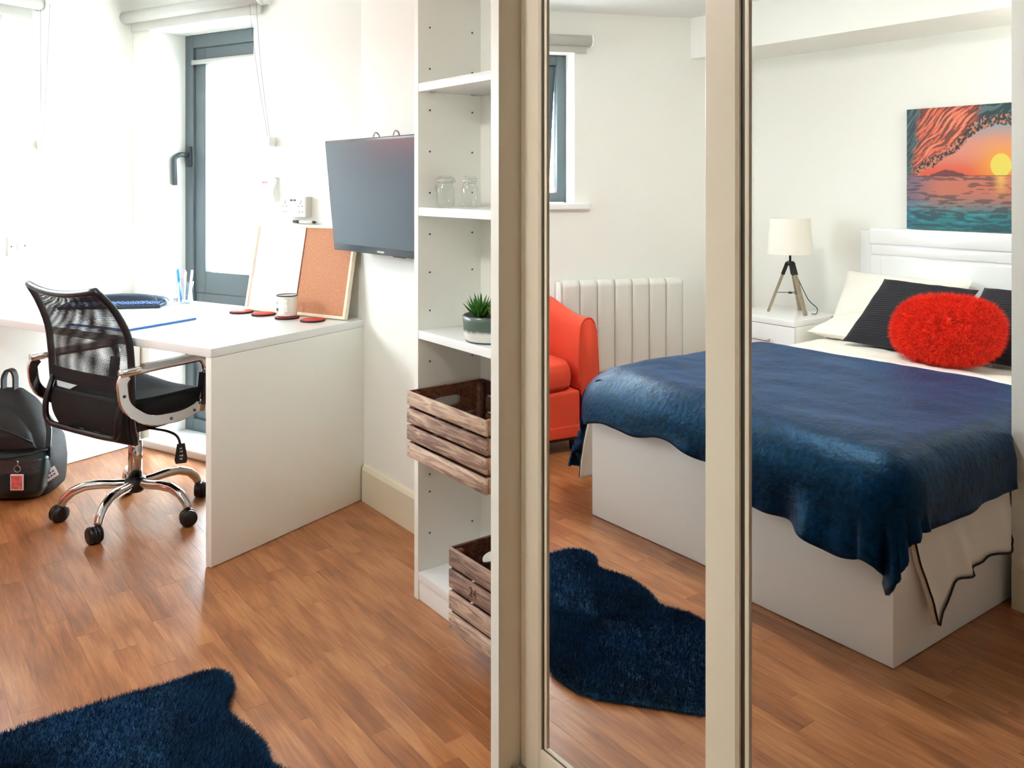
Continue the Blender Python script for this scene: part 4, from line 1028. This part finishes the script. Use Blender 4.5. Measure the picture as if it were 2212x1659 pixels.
# duvet: long overhang at both sides, stops just short of the foot; pointed corner
du = thing('duvet', 'white duvet with thin black piping hanging over the bed sides', 'duvet', (0, 0, 0))
DB0, DB1 = -1.96, -.100
def tuck(P):      # keep the cloth inside the bed niche
    if P.y < -.62: P.x = min(P.x, -1.262 + .05 * smooth01((P.y + .69) / .07))
    if P.y < -.69: P.x = min(P.x, -1.272)
    return P
def duf(u, v):
    b_ = DB0 + (DB1 - DB0) * v
    cor = math.exp(-((v - 1) / .045) ** 2); near = smooth01((v - .72) / .28)
    lo = -.40 - .03 * cor; hi = .312 + .006 * math.sin(v * 31) + .105 * cor - .09 * smooth01((.74 - v) / .14)
    a = (BX0 + lo) + u * ((BX1 + hi) - (BX0 + lo))
    P = drape(a, b_, BX0 - (.004 if a > -2 else .03), BX1 + .004, 5, .532, .065, .16 if a > -2 else .22, .014, 1.3, 26)
    P.y -= (.30 if u > .5 else .03) * max(0, .48 - P.z) * near
    nz = mnoise.noise(Vector((a * 3.2, b_ * 5, 0))) * .010 + mnoise.noise(Vector((a * 9, b_ * 13, 4))) * .006 + mnoise.noise(Vector((a * 20, b_ * 22, 6))) * .0025
    P.z += nz; P.x += nz * 1.3
    return tuck(P)
o = MB().grid(duf, 120, 90).build('cover', LINEN, du); q = o.modifiers.new('s', 'SOLIDIFY'); q.thickness = .016; q.offset = -1
MB().tube([duf(u / 120, 1) for u in range(121)], .0030, 6).build('piping', PIPE, du)
for ue in (0, 1): MB().tube([duf(ue, v / 90) + Vector((.004 if ue else -.004, 0, 0)) for v in range(91)], .0030, 6).build('piping', PIPE, du)
# throw
th = thing('throw', 'navy crushed velvet throw across the foot of the bed', 'throw', (0, 0, 0))
def thf(u, v):
    a0, a1 = BX0 - .50, BX1 + .185
    a = a0 + (a1 - a0) * u; s_ = (a - BX0) / (BX1 - BX0)
    bm_ = .165 + .100 * smooth01((s_ - .30) / .60) + .008 * math.sin(a * 21)
    bm_ *= smooth01((a - (BX0 - .10)) / .09)
    b0 = -1.13 - .035 * s_; b1 = BYF + bm_
    b_ = b0 + (b1 - b0) * v
    rl = smooth01((BX0 + .45 - a) / .45)
    P = drape(a, b_ - .02 * rl, BX0 - .085 - .065 * rl, BX1 + .050, BYF + .045, .560, .12 + .08 * rl, .08 + (.20 if a < BX0 + .1 else 0) * smooth01((BX0 + .1 - a) / .2), .034, .4, 20)
    nz = mnoise.noise(Vector((a * 4, b_ * 6, 9))) * .008 + mnoise.noise(Vector((a * 14, b_ * 17, 2))) * .0025
    P.z += nz
    return tuck(P)
o = MB().grid(thf, 170, 130).build('cloth', VELVET, th); q = o.modifiers.new('s', 'SOLIDIFY'); q.thickness = .010; q.offset = 1

# pillows and cushions
def pillow(w_, h_, d_, m, name, parent=None, ribs=0, nu=36, nv=30, wrinkle=.004, seed=0):
    b = MB()
    def pf(side):
        def f(u, v):
            s_, t = 2 * u - 1, 2 * v - 1
            k = (1 - abs(s_) ** 2.6) ** .55 * (1 - abs(t) ** 2.6) ** .55
            x = s_ * w_ / 2 * (1 - .07 * (1 - abs(t) ** 2) * abs(s_) ** 3); z = t * h_ / 2 * (1 - .07 * (1 - abs(s_) ** 2) * abs(t) ** 3)
            y_ = side * d_ / 2 * k
            if ribs: y_ += side * .0018 * math.sin(t * h_ / 2 / .0068 * PI) * min(1, k * 3)
            nz = (mnoise.noise(Vector((x * 9 + seed, z * 9, side))) + .5 * mnoise.noise(Vector((x * 22 + seed, z * 22, side)))) * wrinkle * min(1, k * 3)
            return Vector((x, y_ + side * nz, z))
        return f
    b.grid(pf(-1), nu, nv); b.grid(pf(1), nu, nv)
    o = b.build(name, m, parent)
    return o
def posed(o, loc, rx, ry=0, rz=0): o.matrix_world = Matrix.Translation(loc) @ Matrix.Rotation(rz, 4, 'Z') @ Matrix.Rotation(rx, 4, 'X') @ Matrix.Rotation(ry, 4, 'Y'); return o
o = pillow(.66, .40, .14, LINEN, 'pillow', wrinkle=.012, seed=3); posed(o, (-2.32, -1.80, .600), math.radians(80)); tag(o, 'white pillow lying flat under the other at the bed head', 'pillow', 'white pillows')
o = pillow(.66, .40, .13, LINEN, 'pillow', wrinkle=.010, seed=8); posed(o, (-2.36, -1.905, .675), math.radians(34)); tag(o, 'white pillow propped on the headboard behind the ribbed cushion', 'pillow', 'white pillows')
CUR = math.radians(51)
o = pillow(.47, .43, .13, NAVYC, 'cushion', ribs=1, nu=36, nv=220); posed(o, (-2.165, -1.700, .690), CUR, math.radians(2), 0); tag(o, 'navy ribbed square cushion left of the pair behind the red cushion', 'cushion', 'navy ribbed cushions')
o = pillow(.47, .43, .13, NAVYC, 'cushion', ribs=1, nu=36, nv=220); posed(o, (-1.705, -1.735, .692), CUR, 0, math.radians(4)); tag(o, 'navy ribbed cushion at the right, cut by the wall edge', 'cushion', 'navy ribbed cushions')
rc = thing('fur_cushion', 'oval bright red long-pile fluffy cushion on the bed', 'cushion', (0, 0, 0))
RM = Matrix.Translation((-1.870, -1.470, .690)) @ Matrix.Rotation(math.radians(30), 4, 'X') @ Matrix.Rotation(math.radians(-3), 4, 'Y')
rc.matrix_world = RM
def redf(u, v):
    a = 2 * PI * u; ph = PI * v
    x = .225 * math.sin(ph) ** .75 * math.copysign(abs(math.cos(a)) ** .8, math.cos(a)); z = .142 * math.sin(ph) ** .75 * math.copysign(abs(math.sin(a)) ** .8, math.sin(a)); y_ = .075 * math.cos(ph)
    return Vector((x, y_, z))
o = MB().grid(redf, 48, 24, cu=True).build('body', REDF, rc)
me = o.data; pts = []
ar = [f.area for f in me.polygons]; tot = sum(ar)
for f in me.polygons:
    n = 26000 * f.area / tot; n = int(n) + (random.random() < n % 1)
    vv = [me.vertices[i].co for i in f.vertices]
    for _ in range(n):
        r1, r2 = random.random(), random.random(); p_ = vv[0].lerp(vv[1], r1).lerp(vv[-1].lerp(vv[-2], r1), r2)
        nn = Vector((p_.x / .225 ** 2, p_.y / .075 ** 2, p_.z / .142 ** 2)).normalized(); pts.append((tuple(p_), tuple(nn)))
fur(pts, .030, .0013, 'pile', REDF, rc, jit=.55, bend=(0, 0, -.25))

# ------------------------------------------------------------------ nightstand and tripod lamp
NS = thing('nightstand', 'white gloss bedside cabinet with bar handle left of the bed', 'nightstand', (-3.13, -1.972, 0))
NW, ND, NH = .448, .425, .615
MB().box((0, 0, NH - .030), (NW, ND, NH), .002).build('top', GLOSSW, NS)
MB().box((.001, .002, .002), (NW - .001, ND - .020, NH - .031), .001).build('carcass', SATINW, NS)
for z0, z1 in ((.395, NH - .033), (.20, .392), (.012, .197)):
    d = MB().box((.002, ND - .019, z0), (NW - .002, ND - .001, z1), .0015).build('drawer', GLOSSW, NS)
    zc = z1 - .078; b = MB(); b.tube([(.10, ND + .026, zc), (NW - .13, ND + .026, zc)], .005, 10)
    for xx in (.12, NW - .15): b.cyl((xx, ND - .001, zc), (xx, ND + .026, zc), .0045, n=10)
    b.build('handle', STEEL, d)
LP = Vector((-2.885, -1.79, NH))
tl = thing('table_lamp', 'tripod table lamp with white drum shade on the nightstand', 'lamp', LP)
feet = [(-.090, .068), (.122, .036), (-.015, -.108)]
hubz = .272
for fx, fy in feet:
    l_ = Vector((fx, fy, .0)).length; top_ = Vector((fx * .13, fy * .13, hubz - .008)); bot_ = Vector((fx, fy, .001)); mid = top_.lerp(bot_, .20)
    lg = MB().tube([mid, bot_], 0, rect=(.0095, .0075), up=(fx, fy, .3)).build('leg', LEGW, tl, bevel=.001)
    MB().tube([top_, mid.lerp(bot_, .05)], 0, rect=(.0115, .0095), up=(fx, fy, .3)).build('leg_socket', BLACKP, lg)
b = MB(); b.cyl((0, 0, hubz - .022), (0, 0, hubz), .019, .019, 16); b.cyl((0, 0, hubz), (0, 0, hubz + .09), .006, .006, 12); b.build('hub', BLACKP, tl)
b = MB()
for fx, fy in feet: b.tube([(0, 0, .105), (fx * .66, fy * .66, .105)], .0018, 6)
b.lathe([(0, .100), (.010, .100), (.010, .110), (0, .110)], 12); b.build('brace', BLACKP, tl)
MB().tube(rounded([(.0, -.004, hubz), (.02, -.06, .15), (.05, -.09, .06), (.13, -.06, .03), (.15, -.02, .006), (.12, -.02, .004)], .03), .0025, 6).build('flex', BLACKP, tl)
b = MB(); b.lathe([(.118, .312), (.104, .500)], 48, cap=False); b.lathe([(.1165, .312), (.1025, .500)], 48, cap=False)
b.lathe([(.1165, .312), (.118, .312)], 48, cap=False); b.lathe([(.1025, .5), (.104, .5)], 48, cap=False); b.build('shade', SHADE, tl)
b = MB()
for k in range(3): a = k * 2 * PI / 3; b.tube([(0, 0, .345), (.114 * math.cos(a), .114 * math.sin(a), .345)], .0015, 5)
b.build('shade_spider', STEEL, tl)

# ------------------------------------------------------------------ canvas picture (colours laid on a fine grid)
def painting(u, v):
    """u from the bed's left, v upwards, both 0..1"""
    u = u / .83
    n = lambda x, y_, s_=0: mnoise.noise(Vector((x, y_, s_)))
    hz = .435
    c = lambda r, g, b_: np.array(s2l((r, g, b_)))
    sun = (.93, .52)
    if v < hz:
        d = (hz - v) / hz
        w_ = n(u * 4 + n(u * 3, v * 9) * 2, v * 42, 1) + .6 * n(u * 10, v * 85, 2)
        base = c(214, 118, 92) * (1 - smooth01(d * 1.9 - .45)) + c(14, 130, 140) * smooth01(d * 1.9 - .45)
        lft = smooth01((.38 - u) / .38) * (1 - d * .4); base = base * (1 - lft * .75) + c(14, 96, 140) * lft * .75
        if w_ > .12: base = base * .35 + c(30, 38, 48) * .65
        if w_ < -.42 and d > .5: base = base * .6 + c(60, 190, 190) * .4
        g = math.exp(-((u - .93) / .05) ** 2) * (1 - smooth01(d * 2.2)); base = base * (1 - g) + c(255, 190, 90) * g
        if d > .86: base = base * .7 + c(10, 90, 100) * .3
        return base
    # sky
    t = (v - hz) / (1 - hz)
    sky = c(240, 86, 44) * (1 - smooth01(t * 2.4)) + c(238, 150, 130) * smooth01(t * 2.4)
    sky = sky * (1 - smooth01(t * 2.6 - 1)) + c(150, 165, 180) * smooth01(t * 2.6 - 1)
    ds = math.hypot((u - sun[0]), (v - sun[1]) * 1.05)
    sky = sky * (1 - math.exp(-(ds / .20) ** 2)) + c(255, 170, 40) * math.exp(-(ds / .20) ** 2)
    if ds < .095: sky = c(250, 228, 90)
    # mountains
    mh = hz + .055 * math.exp(-((u - .42) / .15) ** 2) + .012 * n(u * 24, 0, 5)
    if v < mh and .16 < u < .78: sky = c(120, 40, 52)
    if v < hz + .006: sky = c(60, 30, 40)
    # curling wave arching over the sunset
    LU = [(0, .455), (.15, .47), (.30, .53), (.42, .60), (.55, .655), (.62, .735), (.75, .805), (.88, .83), (1.3, .835)]
    for k in range(len(LU) - 1):
        if LU[k][0] <= u <= LU[k + 1][0]:
            f_ = (u - LU[k][0]) / (LU[k + 1][0] - LU[k][0]); lip = LU[k][1] * (1 - f_) + LU[k + 1][1] * f_
    lip += .022 * n(u * 16, v * 10, 7) + .014 * n(u * 45, v * 40, 8)
    if u < .14: lip = min(lip, hz + .01)
    if v > lip:
        q = v - lip
        # streaks fan out from the lower left towards the upper right
        ang = math.atan2(v - .25, u + .35); rd = math.hypot(v - .25, u + .35)
        st = n(ang * 46 + n(u * 5, v * 5, 2) * 2.5, rd * 5, 3) + .5 * n(ang * 110, rd * 9, 6)
        dark = c(20, 52, 62); orange = c(250, 112, 74)
        k = smooth01((u - .02 - .16 * (v - .5) - .07 * n(u * 7, v * 12, 9)) / .10) * (1 - smooth01((u - .56 - (v - .8) * .4) / .16)) * smooth01(q / .06 + .15)
        col = dark * (1 - k) + orange * k
        if st > .04: col = col * .22 + c(30, 18, 24) * .78 if k > .35 else col * .55 + c(118, 158, 160) * .45
        elif st < -.30 and k > .4: col = col * .6 + c(255, 190, 150) * .4
        if q < .085 and u > .10:
            sp = n(u * 38, v * 38, 4) + .5 * n(u * 90, v * 90, 5)
            col = c(40, 34, 36) if sp > .08 else (c(214, 130, 100) if sp < -.16 else col)
        return col
    return sky
pic = thing('canvas_picture', 'canvas print of a sunset through a curling wave above the headboard', 'picture', (-2.408, -2.128, 1.070))
PW = .605
NP = 230
vs = []; cols = []; fs = []
for i in range(NP + 1):
    for j in range(NP + 1):
        vs.append((PW * i / NP, .0225, PW * j / NP)); cols.append(painting(i / NP, j / NP) * .74)
for i in range(NP):
    for j in range(NP): a = i * (NP + 1) + j; fs.append((a, a + 1, a + NP + 2, a + NP + 1))
b = MB(); b.add(vs, fs); o = b.build('print', VCOL, pic, fix=False)
ca = o.data.color_attributes.new('paint', 'FLOAT_COLOR', 'POINT'); ca.data.foreach_set('color', np.array([[*c, 1] for c in cols], dtype=np.float32).ravel())
MB().box((0, 0, 0), (PW, .022, PW), .001).build('stretcher', BLACKP, pic)
pic.rotation_euler = (0, math.radians(0), 0)

# ------------------------------------------------------------------ lamps out of view: added ceiling fill, niche wall light
cl_ = thing('ceiling_fill', 'round white flush fill light added out of view above the foot of the bed', 'light', (-2.15, -.25, CEILZ))  # unseen lamp added as fill to brighten the room and the mirrored walls
MB().lathe([(0, 0), (.17, 0), (.17, -.02), (.165, -.022)], 40).build('base_ring', WHITEP, cl_)
CG = mat('ceiling_fill_diffuser', (250, 248, 240), .4); bsdf(CG).inputs['Emission Color'].default_value = (1, .975, .93, 1); bsdf(CG).inputs['Emission Strength'].default_value = 62.0
MB().lathe([(.165, -.02), (.155, -.045), (.11, -.068), (0, -.078)], 40).build('diffuser', CG, cl_)
wl = thing('wall_lamp', 'round white wall light on the niche wall beside the bed head', 'lamp', mtx=Matrix.Translation((-1.257, -1.62, 1.83)) @ Matrix.Rotation(-PI / 2, 4, 'Y'))
MB().lathe([(0, 0), (.115, 0), (.115, .02), (.11, .022)], 32).build('base_ring', WHITEP, wl)
NG = mat('lit_niche_diffuser', (250, 248, 240), .4); bsdf(NG).inputs['Emission Color'].default_value = (1, .95, .88, 1); bsdf(NG).inputs['Emission Strength'].default_value = 14.0
MB().lathe([(.12, .018), (.11, .045), (.07, .062), (0, .068)], 32).build('diffuser', NG, wl)
